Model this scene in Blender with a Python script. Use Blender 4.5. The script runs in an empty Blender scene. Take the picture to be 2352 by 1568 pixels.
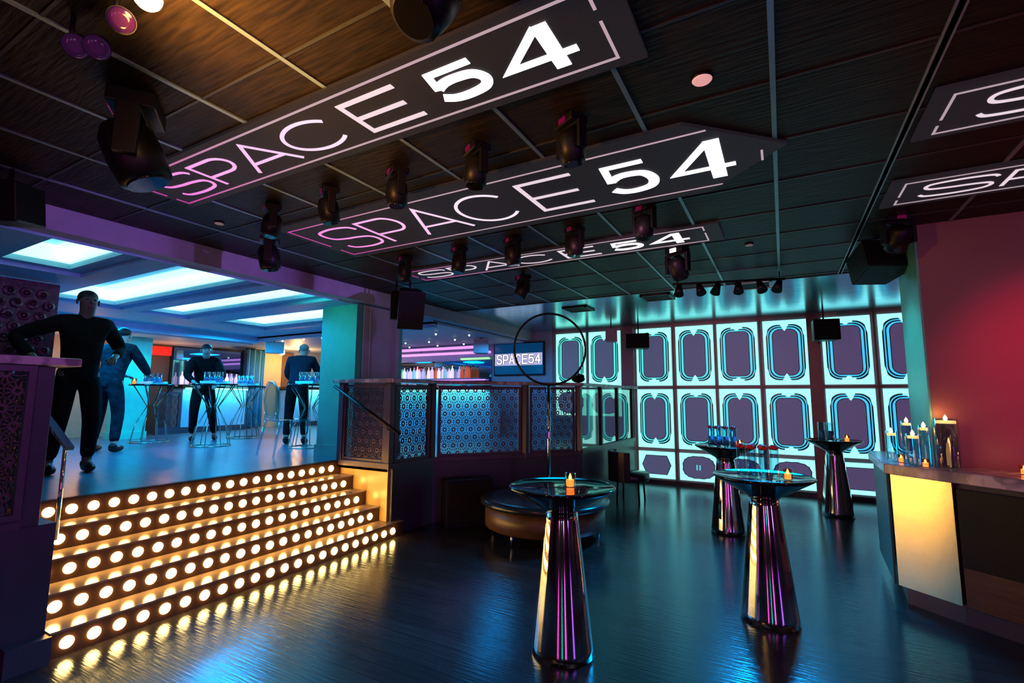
import bpy, bmesh, math, random
from mathutils import Vector, Matrix
from math import sin, cos, pi, radians as R
random.seed(7)
S = bpy.context.scene
COL = S.collection

# ------------------------------------------------------------------ camera
F_PX, YAW, PITCH, ROLL = 1115.19, 0.50723674, 0.11369050, 0.00498697
cam = bpy.data.cameras.new('camera')
cam.sensor_width = 36.0
cam.lens = 36.0 * F_PX / 2352.0
cam.clip_start = 0.05
co = bpy.data.objects.new('camera', cam)
COL.objects.link(co)
fw = Vector((-sin(YAW) * cos(PITCH), cos(YAW) * cos(PITCH), sin(PITCH)))
r0 = Vector((cos(YAW), sin(YAW), 0)); u0 = r0.cross(fw)
rt = cos(ROLL) * r0 + sin(ROLL) * u0
up = -sin(ROLL) * r0 + cos(ROLL) * u0
M = Matrix((rt, up, -fw)).transposed().to_4x4()
M.translation = Vector((0, 0, 1.56))
co.matrix_world = M
S.camera = co

# ------------------------------------------------------------------ world / view
w = bpy.data.worlds.new('night'); S.world = w
w.use_nodes = True
w.node_tree.nodes['Background'].inputs[0].default_value = (0.01, 0.012, 0.03, 1)
w.node_tree.nodes['Background'].inputs[1].default_value = 0.15
S.view_settings.view_transform = 'Standard'
S.view_settings.look = 'None'
S.view_settings.exposure = 0.0
S.view_settings.gamma = 1.0
S.view_settings.use_curve_mapping = False
try:
    S.cycles.use_denoising = True
    S.cycles.max_bounces = 8
    S.cycles.diffuse_bounces = 3
    S.cycles.glossy_bounces = 4
    S.cycles.transparent_max_bounces = 16
    S.cycles.sample_clamp_indirect = 4.0
    S.cycles.use_adaptive_sampling = True
    S.cycles.adaptive_threshold = 0.03
    S.cycles.caustics_reflective = False
    S.cycles.caustics_refractive = False
except Exception:
    pass


def lamp(kind, loc, target, energy, color, size=0.1, spot=60, blend=0.6, size_y=None, name='lamp'):
    l = bpy.data.lights.new(name, kind)
    l.energy = energy; l.color = color
    if kind == 'AREA':
        l.size = size
        if size_y: l.shape = 'RECTANGLE'; l.size_y = size_y
    else:
        l.shadow_soft_size = size
    if kind == 'SPOT':
        l.spot_size = R(spot); l.spot_blend = blend
    o = bpy.data.objects.new(name, l); COL.objects.link(o)
    o.location = loc
    d = Vector(target) - Vector(loc)
    o.rotation_euler = d.to_track_quat('-Z', 'Y').to_euler()
    return o


BLUE = (0.0, 0.35, 1.0); CYAN = (0.0, 0.75, 1.0); PURPLE = (0.5, 0.15, 1.0); MAG = (1.0, 0.08, 0.6)
# stage lamps of the dance floor
lamp('SPOT', (-1.76, 0.66, 2.58), (-1.45, 1.25, 2.95), 105, (1.0, 0.42, 0.08), 0.05, 158, 0.7)   # warm bulb washing the ceiling
lamp('POINT', (-1.76, 0.66, 2.78), (0, 0, 0), 5, (1.0, 0.42, 0.08), 0.04)
for (a, b_) in ((1.5, 1.7), (2.6, 2.9), (3.7, 4.1)):
    lamp('SPOT', (-0.5, a, 2.62), (-4.66, b_, 2.86), 190, (0.42, 0.2, 1.0), 0.04, 19, 0.9)   # violet wash on the beam
lamp('SPOT', (-0.9, 3.6, 2.5), (-4.75, 5.1, 2.4), 50, (0.45, 0.2, 1.0), 0.05, 20, 0.9)
lamp('SPOT', (-1.5, 1.4, 2.5), (-3.9, 1.0, 1.3), 40, (0.6, 0.15, 1.0), 0.05, 36, 0.9)
lamp('SPOT', (1.9, 2.6, 2.7), (1.85, 4.87, 1.72), 190, (1.0, 0.01, 0.06), 0.05, 44, 1.0)   # red wash on the right wall
lamp('SPOT', (1.0, 2.0, 2.7), (2.0, 4.87, 2.1), 12, (0.9, 0.35, 0.3), 0.05, 90, 1.0)
lamp('SPOT', (-0.6, 5.2, 2.7), (1.0, 5.2, 1.9), 110, (0.0, 0.85, 0.95), 0.05, 36, 0.9)       # teal on the side of the block
lamp('SPOT', (-2.4, 4.6, 2.7), (-2.3, 2.2, 0.0), 300, (0.0, 0.40, 1.0), 0.5, 46, 1.0)    # blue pools on the floor
lamp('SPOT', (-0.8, 5.2, 2.7), (-2.9, 1.3, 0.0), 350, (0.0, 0.40, 1.0), 0.5, 32, 1.0)
lamp('SPOT', (-0.3, 6.6, 2.7), (-0.6, 4.6, 0.0), 1000, (0.0, 0.40, 1.0), 0.35, 80, 1.0)
lamp('SPOT', (-2.5, 1.9, 2.7), (-2.6, 1.5, 0.0), 260, (0.0, 0.45, 1.0), 0.3, 60, 1.0)
lamp('SPOT', (-1.2, 2.6, 2.7), (-0.4, 9.3, 1.3), 120, (0.9, 0.28, 0.6), 0.1, 60, 1.0)     # added rose fill lamp, brightens the panel wall
lamp('AREA', (2.6, -2.6, 1.6), (-1.0, 3.5, 0.7), 30, MAG, 0.42, size_y=2.2)                # unseen area lamps added behind the photographer for streaks in the cones
lamp('AREA', (-0.6, -3.4, 1.6), (-1.0, 3.5, 0.7), 24, (0.9, 0.05, 0.45), 0.40, size_y=2.0)
lamp('AREA', (4.6, 0.2, 1.6), (-1.0, 3.5, 0.7), 24, (0.5, 0.10, 1.0), 0.36, size_y=2.2)
lamp('AREA', (1.1, -3.1, 1.6), (-1.0, 3.5, 0.7), 8, (0.0, 0.9, 0.6), 0.16, size_y=1.8)  # unseen teal lamp, added for the teal streak in the cones
# lamps of the raised lounge; the blue ones are added fills without fixtures
for (x, y, e) in ((-7.7, 2.4, 70), (-6.6, 4.0, 70), (-8.6, 3.3, 70), (-8.8, 5.3, 60)):
    lamp('AREA', (x, y, 2.68), (x, y, 0), e * 0.95, (0.0, 0.42, 1.0), 0.5)
for (x, y, e) in ((-7.5, 7.4, 40), (-4.6, 7.6, 30), (-9.6, 7.0, 20)):
    lamp('AREA', (x, y, 2.6), (x, y, 0), e * 0.8, (0.0, 0.40, 1.0), 0.5)
lamp('POINT', (-10.4, 3.7, 2.2), (0, 0, 0), 12, (1.0, 0.45, 0.16), 0.06)
lamp('POINT', (-10.5, 7.9, 2.35), (0, 0, 0), 55, (1.0, 0.5, 0.15), 0.06)
lamp('POINT', (-10.6, 5.2, 2.2), (0, 0, 0), 6, (1.0, 0.42, 0.15), 0.06)
lamp('SPOT', (-4.9, 3.4, 2.7), (-5.2, 4.45, 2.2), 30, (0.02, 1.0, 0.70), 0.08, 100, 1.0)
lamp('SPOT', (-9.0, 3.9, 2.6), (-10.2, 4.33, 2.0), 34, (0.02, 1.0, 0.55), 0.05, 34, 0.8)


# ------------------------------------------------------------------ materials
def nm(name):
    m = bpy.data.materials.new(name); m.use_nodes = True
    nt = m.node_tree; b = nt.nodes['Principled BSDF']
    return m, nt, b


def mat(name, col, rough=0.5, metal=0.0, em=None, es=0.0, spec=0.5, var=0.0, scale=8.0, stretch=(1, 1, 1), bump=0.0):
    m, nt, b = nm(name)
    b.inputs['Roughness'].default_value = rough
    b.inputs['Metallic'].default_value = metal
    b.inputs['Specular IOR Level'].default_value = spec
    tc = nt.nodes.new('ShaderNodeTexCoord'); mp = nt.nodes.new('ShaderNodeMapping')
    mp.inputs['Scale'].default_value = stretch
    nz = nt.nodes.new('ShaderNodeTexNoise'); nz.inputs['Scale'].default_value = scale
    nz.inputs['Detail'].default_value = 5
    nt.links.new(tc.outputs['Object'], mp.inputs['Vector']); nt.links.new(mp.outputs['Vector'], nz.inputs['Vector'])
    rp = nt.nodes.new('ShaderNodeValToRGB')
    v = var if var else 0.06
    rp.color_ramp.elements[0].position = 0.3; rp.color_ramp.elements[1].position = 0.7
    rp.color_ramp.elements[0].color = tuple(max(0, c * (1 - v)) for c in col) + (1,)
    rp.color_ramp.elements[1].color = tuple(min(1, c * (1 + v)) for c in col) + (1,)
    nt.links.new(nz.outputs['Fac'], rp.inputs['Fac'])
    nt.links.new(rp.outputs['Color'], b.inputs['Base Color'])
    if bump:
        bp = nt.nodes.new('ShaderNodeBump'); bp.inputs['Strength'].default_value = bump
        bp.inputs['Distance'].default_value = 0.01
        nt.links.new(nz.outputs['Fac'], bp.inputs['Height']); nt.links.new(bp.outputs['Normal'], b.inputs['Normal'])
    if em:
        b.inputs['Emission Color'].default_value = tuple(em) + (1,)
        b.inputs['Emission Strength'].default_value = es
    return m


def glass(name, tint=(1, 1, 1), amount=0.25, rough=0.03):
    m, nt, b = nm(name)
    nt.nodes.remove(b)
    out = [n for n in nt.nodes if n.type == 'OUTPUT_MATERIAL'][0]
    tr = nt.nodes.new('ShaderNodeBsdfTransparent'); tr.inputs[0].default_value = tuple(tint) + (1,)
    gl = nt.nodes.new('ShaderNodeBsdfGlossy'); gl.inputs['Roughness'].default_value = rough
    fr = nt.nodes.new('ShaderNodeLayerWeight'); fr.inputs[0].default_value = amount
    mx = nt.nodes.new('ShaderNodeMixShader')
    ge = nt.nodes.new('ShaderNodeNewGeometry'); ml = nt.nodes.new('ShaderNodeMath'); ml.operation = 'MULTIPLY'
    iv = nt.nodes.new('ShaderNodeMath'); iv.operation = 'SUBTRACT'; iv.inputs[0].default_value = 1.0
    nt.links.new(ge.outputs['Backfacing'], iv.inputs[1]); nt.links.new(iv.outputs[0], ml.inputs[1])
    nt.links.new(fr.outputs['Facing'], ml.inputs[0])
    nt.links.new(ml.outputs[0], mx.inputs[0]); nt.links.new(tr.outputs[0], mx.inputs[1]); nt.links.new(gl.outputs[0], mx.inputs[2])
    nt.links.new(mx.outputs[0], out.inputs[0])
    return m


def planks(name, c1, c2, rough, wid, length, rotz=0.0, spec=0.5, bump=0.15):
    m, nt, b = nm(name)
    tc = nt.nodes.new('ShaderNodeTexCoord'); mp = nt.nodes.new('ShaderNodeMapping')
    mp.inputs['Rotation'].default_value = (0, 0, rotz)
    br = nt.nodes.new('ShaderNodeTexBrick')
    br.inputs['Scale'].default_value = 1.0; br.inputs['Brick Width'].default_value = length
    br.inputs['Row Height'].default_value = wid; br.inputs['Mortar Size'].default_value = 0.003
    br.inputs['Color1'].default_value = c1 + (1,); br.inputs['Color2'].default_value = c2 + (1,)
    br.inputs['Mortar'].default_value = tuple(c * 0.3 for c in c1) + (1,)
    nz = nt.nodes.new('ShaderNodeTexNoise'); nz.inputs['Scale'].default_value = 3.0; nz.inputs['Detail'].default_value = 8
    mp2 = nt.nodes.new('ShaderNodeMapping'); mp2.inputs['Rotation'].default_value = (0, 0, rotz); mp2.inputs['Scale'].default_value = (1.2, 18, 1)
    nt.links.new(tc.outputs['Object'], mp.inputs['Vector']); nt.links.new(mp.outputs[0], br.inputs['Vector'])
    nt.links.new(tc.outputs['Object'], mp2.inputs['Vector']); nt.links.new(mp2.outputs[0], nz.inputs['Vector'])
    mx = nt.nodes.new('ShaderNodeMix'); mx.data_type = 'RGBA'; mx.blend_type = 'MULTIPLY'
    mx.inputs['Factor'].default_value = 0.6
    rp = nt.nodes.new('ShaderNodeValToRGB')
    rp.color_ramp.elements[0].position = 0.3; rp.color_ramp.elements[0].color = (0.35, 0.35, 0.35, 1)
    rp.color_ramp.elements[1].position = 0.7; rp.color_ramp.elements[1].color = (1, 1, 1, 1)
    nt.links.new(nz.outputs['Fac'], rp.inputs['Fac'])
    nt.links.new(br.outputs['Color'], mx.inputs['A']); nt.links.new(rp.outputs['Color'], mx.inputs['B'])
    nt.links.new(mx.outputs['Result'], b.inputs['Base Color'])
    bp = nt.nodes.new('ShaderNodeBump'); bp.inputs['Strength'].default_value = bump; bp.inputs['Distance'].default_value = 0.004
    nt.links.new(nz.outputs['Fac'], bp.inputs['Height']); nt.links.new(bp.outputs['Normal'], b.inputs['Normal'])
    b.inputs['Roughness'].default_value = rough
    b.inputs['Specular IOR Level'].default_value = spec
    return m


def marble(name, c1, c2, rough=0.2):
    m, nt, b = nm(name)
    tc = nt.nodes.new('ShaderNodeTexCoord')
    nz = nt.nodes.new('ShaderNodeTexNoise'); nz.inputs['Scale'].default_value = 5; nz.inputs['Detail'].default_value = 8
    nz.inputs['Distortion'].default_value = 1.5
    rp = nt.nodes.new('ShaderNodeValToRGB')
    rp.color_ramp.elements[0].position = 0.42; rp.color_ramp.elements[0].color = c1 + (1,)
    rp.color_ramp.elements[1].position = 0.58; rp.color_ramp.elements[1].color = c2 + (1,)
    nt.links.new(tc.outputs['Object'], nz.inputs['Vector']); nt.links.new(nz.outputs['Fac'], rp.inputs['Fac'])
    nt.links.new(rp.outputs['Color'], b.inputs['Base Color'])
    b.inputs['Roughness'].default_value = rough
    return m


def emis_grad(name, axis, a, bnd, ca, cb, strength):
    """Glowing surface whose colour runs from ca to cb along an object axis."""
    m, nt, b = nm(name)
    tc = nt.nodes.new('ShaderNodeTexCoord'); sp = nt.nodes.new('ShaderNodeSeparateXYZ')
    mr = nt.nodes.new('ShaderNodeMapRange'); mr.inputs['From Min'].default_value = a; mr.inputs['From Max'].default_value = bnd
    rp = nt.nodes.new('ShaderNodeValToRGB')
    rp.color_ramp.elements[0].color = ca + (1,); rp.color_ramp.elements[1].color = cb + (1,)
    nt.links.new(tc.outputs['Object'], sp.inputs[0]); nt.links.new(sp.outputs[axis], mr.inputs['Value'])
    nt.links.new(mr.outputs[0], rp.inputs['Fac']); nt.links.new(rp.outputs['Color'], b.inputs['Emission Color'])
    b.inputs['Emission Strength'].default_value = strength
    b.inputs['Base Color'].default_value = (0.02, 0.02, 0.02, 1)
    return m


MT = {}
MT['floor'] = planks('dark wood floor', (0.040, 0.034, 0.034), (0.026, 0.022, 0.022), 0.17, 0.12, 1.6, 0.0, 1.0, 0.5)


def lacquer(m, tint, rough, ior):
    """lacquer over the stained wood; blue light is put into its reflection tint"""
    nt = m.node_tree; b = nt.nodes['Principled BSDF']
    out = [n for n in nt.nodes if n.type == 'OUTPUT_MATERIAL'][0]
    b.inputs['Specular IOR Level'].default_value = 0.0
    g = nt.nodes.new('ShaderNodeBsdfGlossy'); g.inputs['Color'].default_value = tint + (1,); g.inputs['Roughness'].default_value = rough
    fr = nt.nodes.new('ShaderNodeFresnel'); fr.inputs['IOR'].default_value = ior
    mx = nt.nodes.new('ShaderNodeMixShader')
    bp = b.inputs['Normal'].links[0].from_socket
    nt.links.new(bp, g.inputs['Normal'])
    nt.links.new(fr.outputs[0], mx.inputs[0]); nt.links.new(b.outputs[0], mx.inputs[1]); nt.links.new(g.outputs[0], mx.inputs[2])
    nt.links.new(mx.outputs[0], out.inputs[0])


lacquer(MT['floor'], (0.66, 0.84, 1.0), 0.17, 1.9)  # bluish tint paints blue light into the floor reflections
MT['dais'] = planks('lounge floor', (0.11, 0.19, 0.27), (0.09, 0.16, 0.23), 0.28, 0.14, 1.5, 0.0, 0.6, 0.08)
MT['tile'] = mat('wood grain ceiling tile', (0.019, 0.0125, 0.007), 0.45, spec=0.12, var=0.6, scale=4.0, stretch=(1.5, 14, 1), bump=0.5)
MT['bar'] = mat('ceiling grid bar', (0.26, 0.36, 0.40), 0.4, 0.7)
MT['seam'] = mat('dark ceiling seam', (0.035, 0.035, 0.035), 0.4, 0.3)
MT['glossceil'] = mat('glossy dark ceiling', (0.16, 0.56, 0.68), 0.2, 1.0, var=0.15, scale=3.0, stretch=(1, 6, 1))
MT['plaster'] = mat('pale plaster', (0.62, 0.62, 0.64), 0.6)
MT['beam'] = mat('beam plaster', (0.45, 0.42, 0.50), 0.6)
MT['navy'] = mat('dark panelling', (0.05, 0.045, 0.07), 0.4)
MT['warmlit'] = mat('cream lacquer', (0.88, 0.62, 0.20), 0.25)  # warm light of the stair bulbs put into this yellow
MT['purplewall'] = mat('aubergine wall', (0.30, 0.16, 0.20), 0.45, var=0.1, scale=4)
MT['redwall'] = mat('burgundy wall', (0.22, 0.10, 0.11), 0.5, var=0.08, scale=2)
MT['teal'] = mat('satin teal column', (0.09, 0.40, 0.37), 0.35)
MT['darkteal'] = mat('dark teal panel', (0.02, 0.09, 0.09), 0.4)
MT['mint'] = mat('mint column', (0.20, 0.80, 0.55), 0.45)
MT['tan'] = mat('tan wall', (0.62, 0.42, 0.25), 0.6)
MT['brown'] = mat('brown wall', (0.12, 0.07, 0.04), 0.6)
MT['bluewall'] = mat('blue grey wall', (0.35, 0.42, 0.55), 0.5)
MT['black'] = mat('matt black metal', (0.006, 0.006, 0.007), 0.42, spec=0.25)
MT['blackgloss'] = mat('black gloss', (0.006, 0.006, 0.007), 0.05, spec=0.45)
MT['mesh'] = mat('speaker grille', (0.006, 0.006, 0.007), 0.8, spec=0.2, var=0.6, scale=120)
MT['chrome'] = mat('polished steel', (0.82, 0.80, 0.78), 0.05, 1.0, var=0.02)
MT['cone'] = mat('mirror polished cone', (0.86, 0.80, 0.76), 0.07, 1.0, var=0.02)
MT['gold'] = mat('brushed brass', (0.85, 0.66, 0.36), 0.24, 1.0, var=0.08, scale=3, stretch=(1, 1, 40))
MT['brasswire'] = mat('brass wire', (0.45, 0.55, 0.45), 0.25, 1.0)
MT['lattice'] = mat('bronze lattice', (0.085, 0.045, 0.06), 0.45, 0.2)
MT['frame'] = mat('railing frame', (0.075, 0.05, 0.085), 0.4)
MT['marble'] = marble('grey marble', (0.22, 0.19, 0.26), (0.52, 0.45, 0.56))
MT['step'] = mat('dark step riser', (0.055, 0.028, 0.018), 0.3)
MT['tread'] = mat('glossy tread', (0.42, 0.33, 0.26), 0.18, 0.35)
MT['bulb'] = mat('lit globe bulb', (1, 0.9, 0.7), 0.3, em=(1.0, 0.52, 0.13), es=34)
MT['warmlamp'] = mat('warm lamp', (1, 0.9, 0.7), 0.3, em=(1.0, 0.75, 0.35), es=25)
MT['flame'] = mat('candle flame', (1, 0.8, 0.5), 0.5, em=(1.0, 0.55, 0.2), es=14)
MT['wax'] = mat('wax', (0.9, 0.6, 0.4), 0.5, em=(1.0, 0.42, 0.12), es=2.6)  # candlelight through the wax put in as its own glow
MT['screen'] = mat('led screen', (0.012, 0.012, 0.014), 0.6, spec=0.2, em=(0.014, 0.012, 0.016), es=0.7, var=0.0)
MT['led1'] = emis_grad('screen letters', 'X', -3.6, -1.9, (1.0, 0.16, 0.75), (1.0, 0.82, 0.95), 1.0)
MT['led2'] = mat('white screen letters', (0.1, 0.1, 0.1), em=(1.0, 0.93, 1.0), es=1.1)
MT['led3'] = mat('white thin letters', (0.1, 0.1, 0.1), em=(1.0, 0.82, 0.92), es=0.8)
MT['led4'] = mat('dim frame line', (0.1, 0.1, 0.1), em=(1.0, 0.75, 0.85), es=0.42)
MT['ledF'] = emis_grad('screen frame line', 'X', -3.6, -2.2, (0.85, 0.06, 0.5), (0.75, 0.52, 0.60), 0.65)
MT['led5'] = mat('white bold letters', (0.1, 0.1, 0.1), em=(1.0, 0.96, 1.0), es=2.0)
MT['mintlight'] = emis_grad('backlit mint', 'X', -4.0, 1.6, (0.31, 1.0, 0.78), (0.31, 0.93, 0.98), 1.45)
MT['ring'] = emis_grad('backlit cyan ring', 'X', -4.0, 1.6, (0.10, 0.82, 0.66), (0.05, 0.50, 0.88), 1.15)
MT['line'] = mat('dark moulding line', (0.02, 0.10, 0.12), 0.4)
MT['panelc'] = emis_grad('panel centre with painted glow', 'X', -4.2, 1.6, (0.06, 0.09, 0.18), (0.085, 0.055, 0.14), 0.95)  # centre is no lamp; its lit tone is put in as dim glow
MT['coffer'] = mat('coffer plaster', (0.32, 0.64, 0.85), 0.6)
MT['cofferled'] = mat('coffer light', (0.8, 1, 1), em=(0.45, 1.0, 0.80), es=1.4)
MT['coffertop'] = mat('coffer top with painted glow', (0.8, 1, 1), em=(0.01, 0.40, 0.85), es=0.45)  # cove light on the recess top, put in as glow
MT['pinkled'] = mat('pink light strip', (1, 0.6, 1), em=(0.80, 0.32, 0.95), es=1.1)
MT['limeglow'] = mat('lime mirror reflection', (0.8, 1, 0.6), em=(0.35, 0.95, 0.35), es=1.0)
MT['cyanled'] = mat('cyan light strip', (0.8, 1, 1), em=(0.25, 0.95, 0.85), es=2.2)
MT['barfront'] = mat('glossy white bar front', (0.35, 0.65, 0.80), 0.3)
MT['dot'] = mat('tiny lit bulb', (1, 1, 0.9), em=(0.55, 1.0, 0.75), es=3)
MT['mirror'] = mat('tinted bar mirror', (0.30, 0.38, 0.50), 0.03, 1.0)
MT['tvblue'] = mat('television picture', (0.01, 0.02, 0.05), 0.2, em=(0.0, 0.06, 0.20), es=0.6)
MT['tvband'] = mat('television white band', (0.1, 0.1, 0.1), em=(0.50, 0.48, 0.80), es=0.9)
MT['tvletter'] = mat('television letters', (0.1, 0.1, 0.1), em=(0.95, 0.93, 1), es=1.3)
MT['tvoutline'] = mat('television letter outline', (0.01, 0.01, 0.02), em=(0.02, 0.02, 0.08), es=0.5)
MT['glass'] = glass('clear glass', (0.93, 0.96, 0.97), 0.25)
MT['amber'] = glass('amber glass votive', (1.0, 0.62, 0.42), 0.3)
MT['pane'] = glass('teal tinted pane', (0.45, 0.72, 0.68), 0.35, 0.05)
MT['water'] = glass('vase glass', (0.80, 0.92, 0.97), 0.35)
MT['acrylic'] = glass('clear acrylic', (0.60, 0.85, 0.95), 0.5, 0.1)
MT['petal'] = mat('red petals', (0.55, 0.03, 0.03), 0.5, var=0.5, scale=40)
MT['darkred'] = mat('dark red petals', (0.20, 0.03, 0.04), 0.5, var=0.4, scale=40)
MT['bluefill'] = mat('blue glass beads', (0.10, 0.45, 0.95), 0.15, var=0.5, scale=30)
MT['lens'] = mat('violet coated lens', (0.02, 0.004, 0.035), 0.15, 0.0, em=(0.10, 0.02, 0.14), es=0.15)
MT['redlens'] = mat('red display', (0.1, 0.0, 0.04), 0.2, em=(0.35, 0.01, 0.12), es=0.18)
MT['white'] = mat('white plastic', (0.7, 0.7, 0.72), 0.45)
MT['pinkdisc'] = mat('dim lit pink disc', (0.8, 0.5, 0.5), em=(0.62, 0.30, 0.30), es=0.9)
MT['whitelens'] = mat('lit white display', (1, 1, 1), em=(0.9, 0.95, 1), es=3)
MT['wood'] = mat('walnut veneer', (0.085, 0.042, 0.02), 0.4, var=0.3, scale=5, stretch=(1, 1, 8))
MT['leather'] = mat('dark leather', (0.014, 0.02, 0.026), 0.22)
MT['skin'] = mat('skin', (0.50, 0.33, 0.26), 0.55)
MT['skindark'] = mat('dark skin', (0.10, 0.06, 0.045), 0.55)
MT['cloth'] = mat('black cloth', (0.006, 0.006, 0.007), 0.9, spec=0.1, var=0.3, scale=30)
MT['plaid'] = mat('dark plaid cloth', (0.012, 0.018, 0.028), 0.9, spec=0.1, var=0.6, scale=14)
MT['bluecloth'] = mat('dark blue cloth', (0.012, 0.022, 0.04), 0.9, spec=0.1)
MT['hair'] = mat('black hair', (0.01, 0.01, 0.01), 0.6)
MT['greyhair'] = mat('pale cropped hair', (0.30, 0.30, 0.28), 0.7)
MT['sequin'] = mat('purple rosette wall', (0.10, 0.02, 0.05), 0.35, var=0.7, scale=16, bump=1.0)
MT['curtain'] = mat('teal curtain', (0.12, 0.42, 0.60), 0.7)
MT['red'] = mat('red backlit box', (0.8, 0.03, 0.02), 0.4, em=(0.8, 0.01, 0.0), es=0.8)
MT['goldlamp'] = mat('gold lamp glow', (1, 0.7, 0.2), em=(1.0, 0.42, 0.05), es=1.6)
MT['greencloth'] = mat('pale cyan tray', (0.4, 0.8, 0.8), 0.3)
BOTTLES = [mat('self glowing bottle %d' % i, c, 0.12, em=c, es=e) for i, (c, e) in enumerate((
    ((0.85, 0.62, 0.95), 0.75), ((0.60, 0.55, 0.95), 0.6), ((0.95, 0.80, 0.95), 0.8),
    ((0.35, 0.75, 0.85), 0.45), ((0.85, 0.16, 0.06), 0.4), ((0.2, 0.8, 0.3), 0.35)))]  # backlight put into the bottles as their own glow


# ------------------------------------------------------------------ mesh helpers
class MB:
    def __init__(s): s.v = []; s.f = []; s.sm = []
    def add(s, vs, fs, smooth=False):
        n = len(s.v); s.v += [tuple(v) for v in vs]
        s.f += [tuple(i + n for i in f) for f in fs]; s.sm += [smooth] * len(fs)
        return s
    def box(s, x0, y0, z0, x1, y1, z1):
        v = [(x, y, z) for z in (z0, z1) for y in (y0, y1) for x in (x0, x1)]
        return s.add(v, [(0, 2, 3, 1), (4, 5, 7, 6), (0, 1, 5, 4), (2, 6, 7, 3), (0, 4, 6, 2), (1, 3, 7, 5)])
    def obox(s, p, q, wd, z0, z1, off=0.0):
        """box along the floor line p->q, width wd centred (+off to the left), z0..z1"""
        p = Vector(p); q = Vector(q); d = (q - p).normalized(); n = Vector((-d.y, d.x))
        a = p + n * (off - wd / 2); b = q + n * (off - wd / 2); c = q + n * (off + wd / 2); e = p + n * (off + wd / 2)
        v = [(t.x, t.y, z) for z in (z0, z1) for t in (a, b, c, e)]
        return s.add(v, [(3, 2, 1, 0), (4, 5, 6, 7), (0, 1, 5, 4), (1, 2, 6, 5), (2, 3, 7, 6), (3, 0, 4, 7)])
    def prism(s, poly, z0, z1):
        n = len(poly); v = [(x, y, z0) for x, y in poly] + [(x, y, z1) for x, y in poly]
        return s.add(v, [tuple(range(n))[::-1], tuple(range(n, 2 * n))] + [(i, (i + 1) % n, n + (i + 1) % n, n + i) for i in range(n)])
    def lathe(s, prof, c=(0, 0, 0), seg=32, smooth=True, axis=None):
        v = []
        for r, z in prof:
            for k in range(seg):
                a = 2 * pi * k / seg
                v.append(Vector((r * cos(a), r * sin(a), z)))
        if axis is not None:
            q = Vector(axis).normalized().to_track_quat('Z', 'Y')
            v = [q @ t for t in v]
        v = [t + Vector(c) for t in v]
        f = []
        for i in range(len(prof) - 1):
            for k in range(seg):
                k2 = (k + 1) % seg
                f.append((i * seg + k, i * seg + k2, (i + 1) * seg + k2, (i + 1) * seg + k))
        s.add(v, f, smooth); n0 = len(s.v) - len(v); m = (len(prof) - 1) * seg
        s.f += [tuple(range(n0, n0 + seg))[::-1], tuple(range(n0 + m, n0 + m + seg))]; s.sm += [False, False]
        return s
    def cyl(s, p, q, r, r2=None, seg=16, smooth=True):
        p = Vector(p); q = Vector(q); L = (q - p).length
        return s.lathe([(r, 0), (r if r2 is None else r2, L)], p, seg, smooth, q - p)
    def tube(s, pts, r, seg=8, closed=False):
        pts = [Vector(p) for p in pts]; n = len(pts); v = []
        for i, p in enumerate(pts):
            a = pts[i - 1] if (i or closed) else p; b = pts[(i + 1) % n] if (i < n - 1 or closed) else p
            q = (b - a).normalized().to_track_quat('Z', 'Y')
            for k in range(seg):
                t = 2 * pi * k / seg; v.append(p + q @ Vector((r * cos(t), r * sin(t), 0)))
        f = []
        for i in range(n if closed else n - 1):
            j = (i + 1) % n
            for k in range(seg):
                k2 = (k + 1) % seg; f.append((i * seg + k, i * seg + k2, j * seg + k2, j * seg + k))
        if not closed:
            f += [tuple(range(seg))[::-1], tuple(range((n - 1) * seg, n * seg))]
        return s.add(v, f, True)
    def ball(s, c, rx, ry=None, rz=None, seg=16, rings=10):
        ry = ry or rx; rz = rz or rx; v = [(c[0], c[1], c[2] - rz)]
        for i in range(1, rings):
            t = -pi / 2 + pi * i / rings
            for k in range(seg):
                a = 2 * pi * k / seg
                v.append((c[0] + rx * cos(t) * cos(a), c[1] + ry * cos(t) * sin(a), c[2] + rz * sin(t)))
        v.append((c[0], c[1], c[2] + rz)); N = len(v) - 1
        f = [(0, 1 + (k + 1) % seg, 1 + k) for k in range(seg)]
        for i in range(rings - 2):
            for k in range(seg):
                k2 = (k + 1) % seg; a = 1 + i * seg
                f.append((a + k, a + k2, a + seg + k2, a + seg + k))
        a = 1 + (rings - 2) * seg
        f += [(a + k, a + (k + 1) % seg, N) for k in range(seg)]
        return s.add(v, f, True)
    def xf(s, mtx):
        s.v = [tuple(mtx @ Vector(v)) for v in s.v]; return s
    def build(s, name, m, parent=None, bevel=0.0, solid=0.0):
        me = bpy.data.meshes.new(name); me.from_pydata(s.v, [], s.f)
        me.polygons.foreach_set('use_smooth', s.sm); me.update()
        o = bpy.data.objects.new(name, me); COL.objects.link(o)
        me.materials.append(MT[m] if isinstance(m, str) else m)
        if parent is not None:
            o.parent = parent
            o.matrix_parent_inverse = parent.matrix_basis.inverted() if parent.matrix_basis != Matrix() else Matrix()
        if bevel:
            b = o.modifiers.new('bevel', 'BEVEL'); b.width = bevel; b.segments = 2; b.limit_method = 'ANGLE'
        if solid:
            b = o.modifiers.new('thick', 'SOLIDIFY'); b.thickness = solid
        return o


def world_parent(o, parent):
    o.parent = parent; o.matrix_parent_inverse = parent.matrix_basis.inverted()


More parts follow.
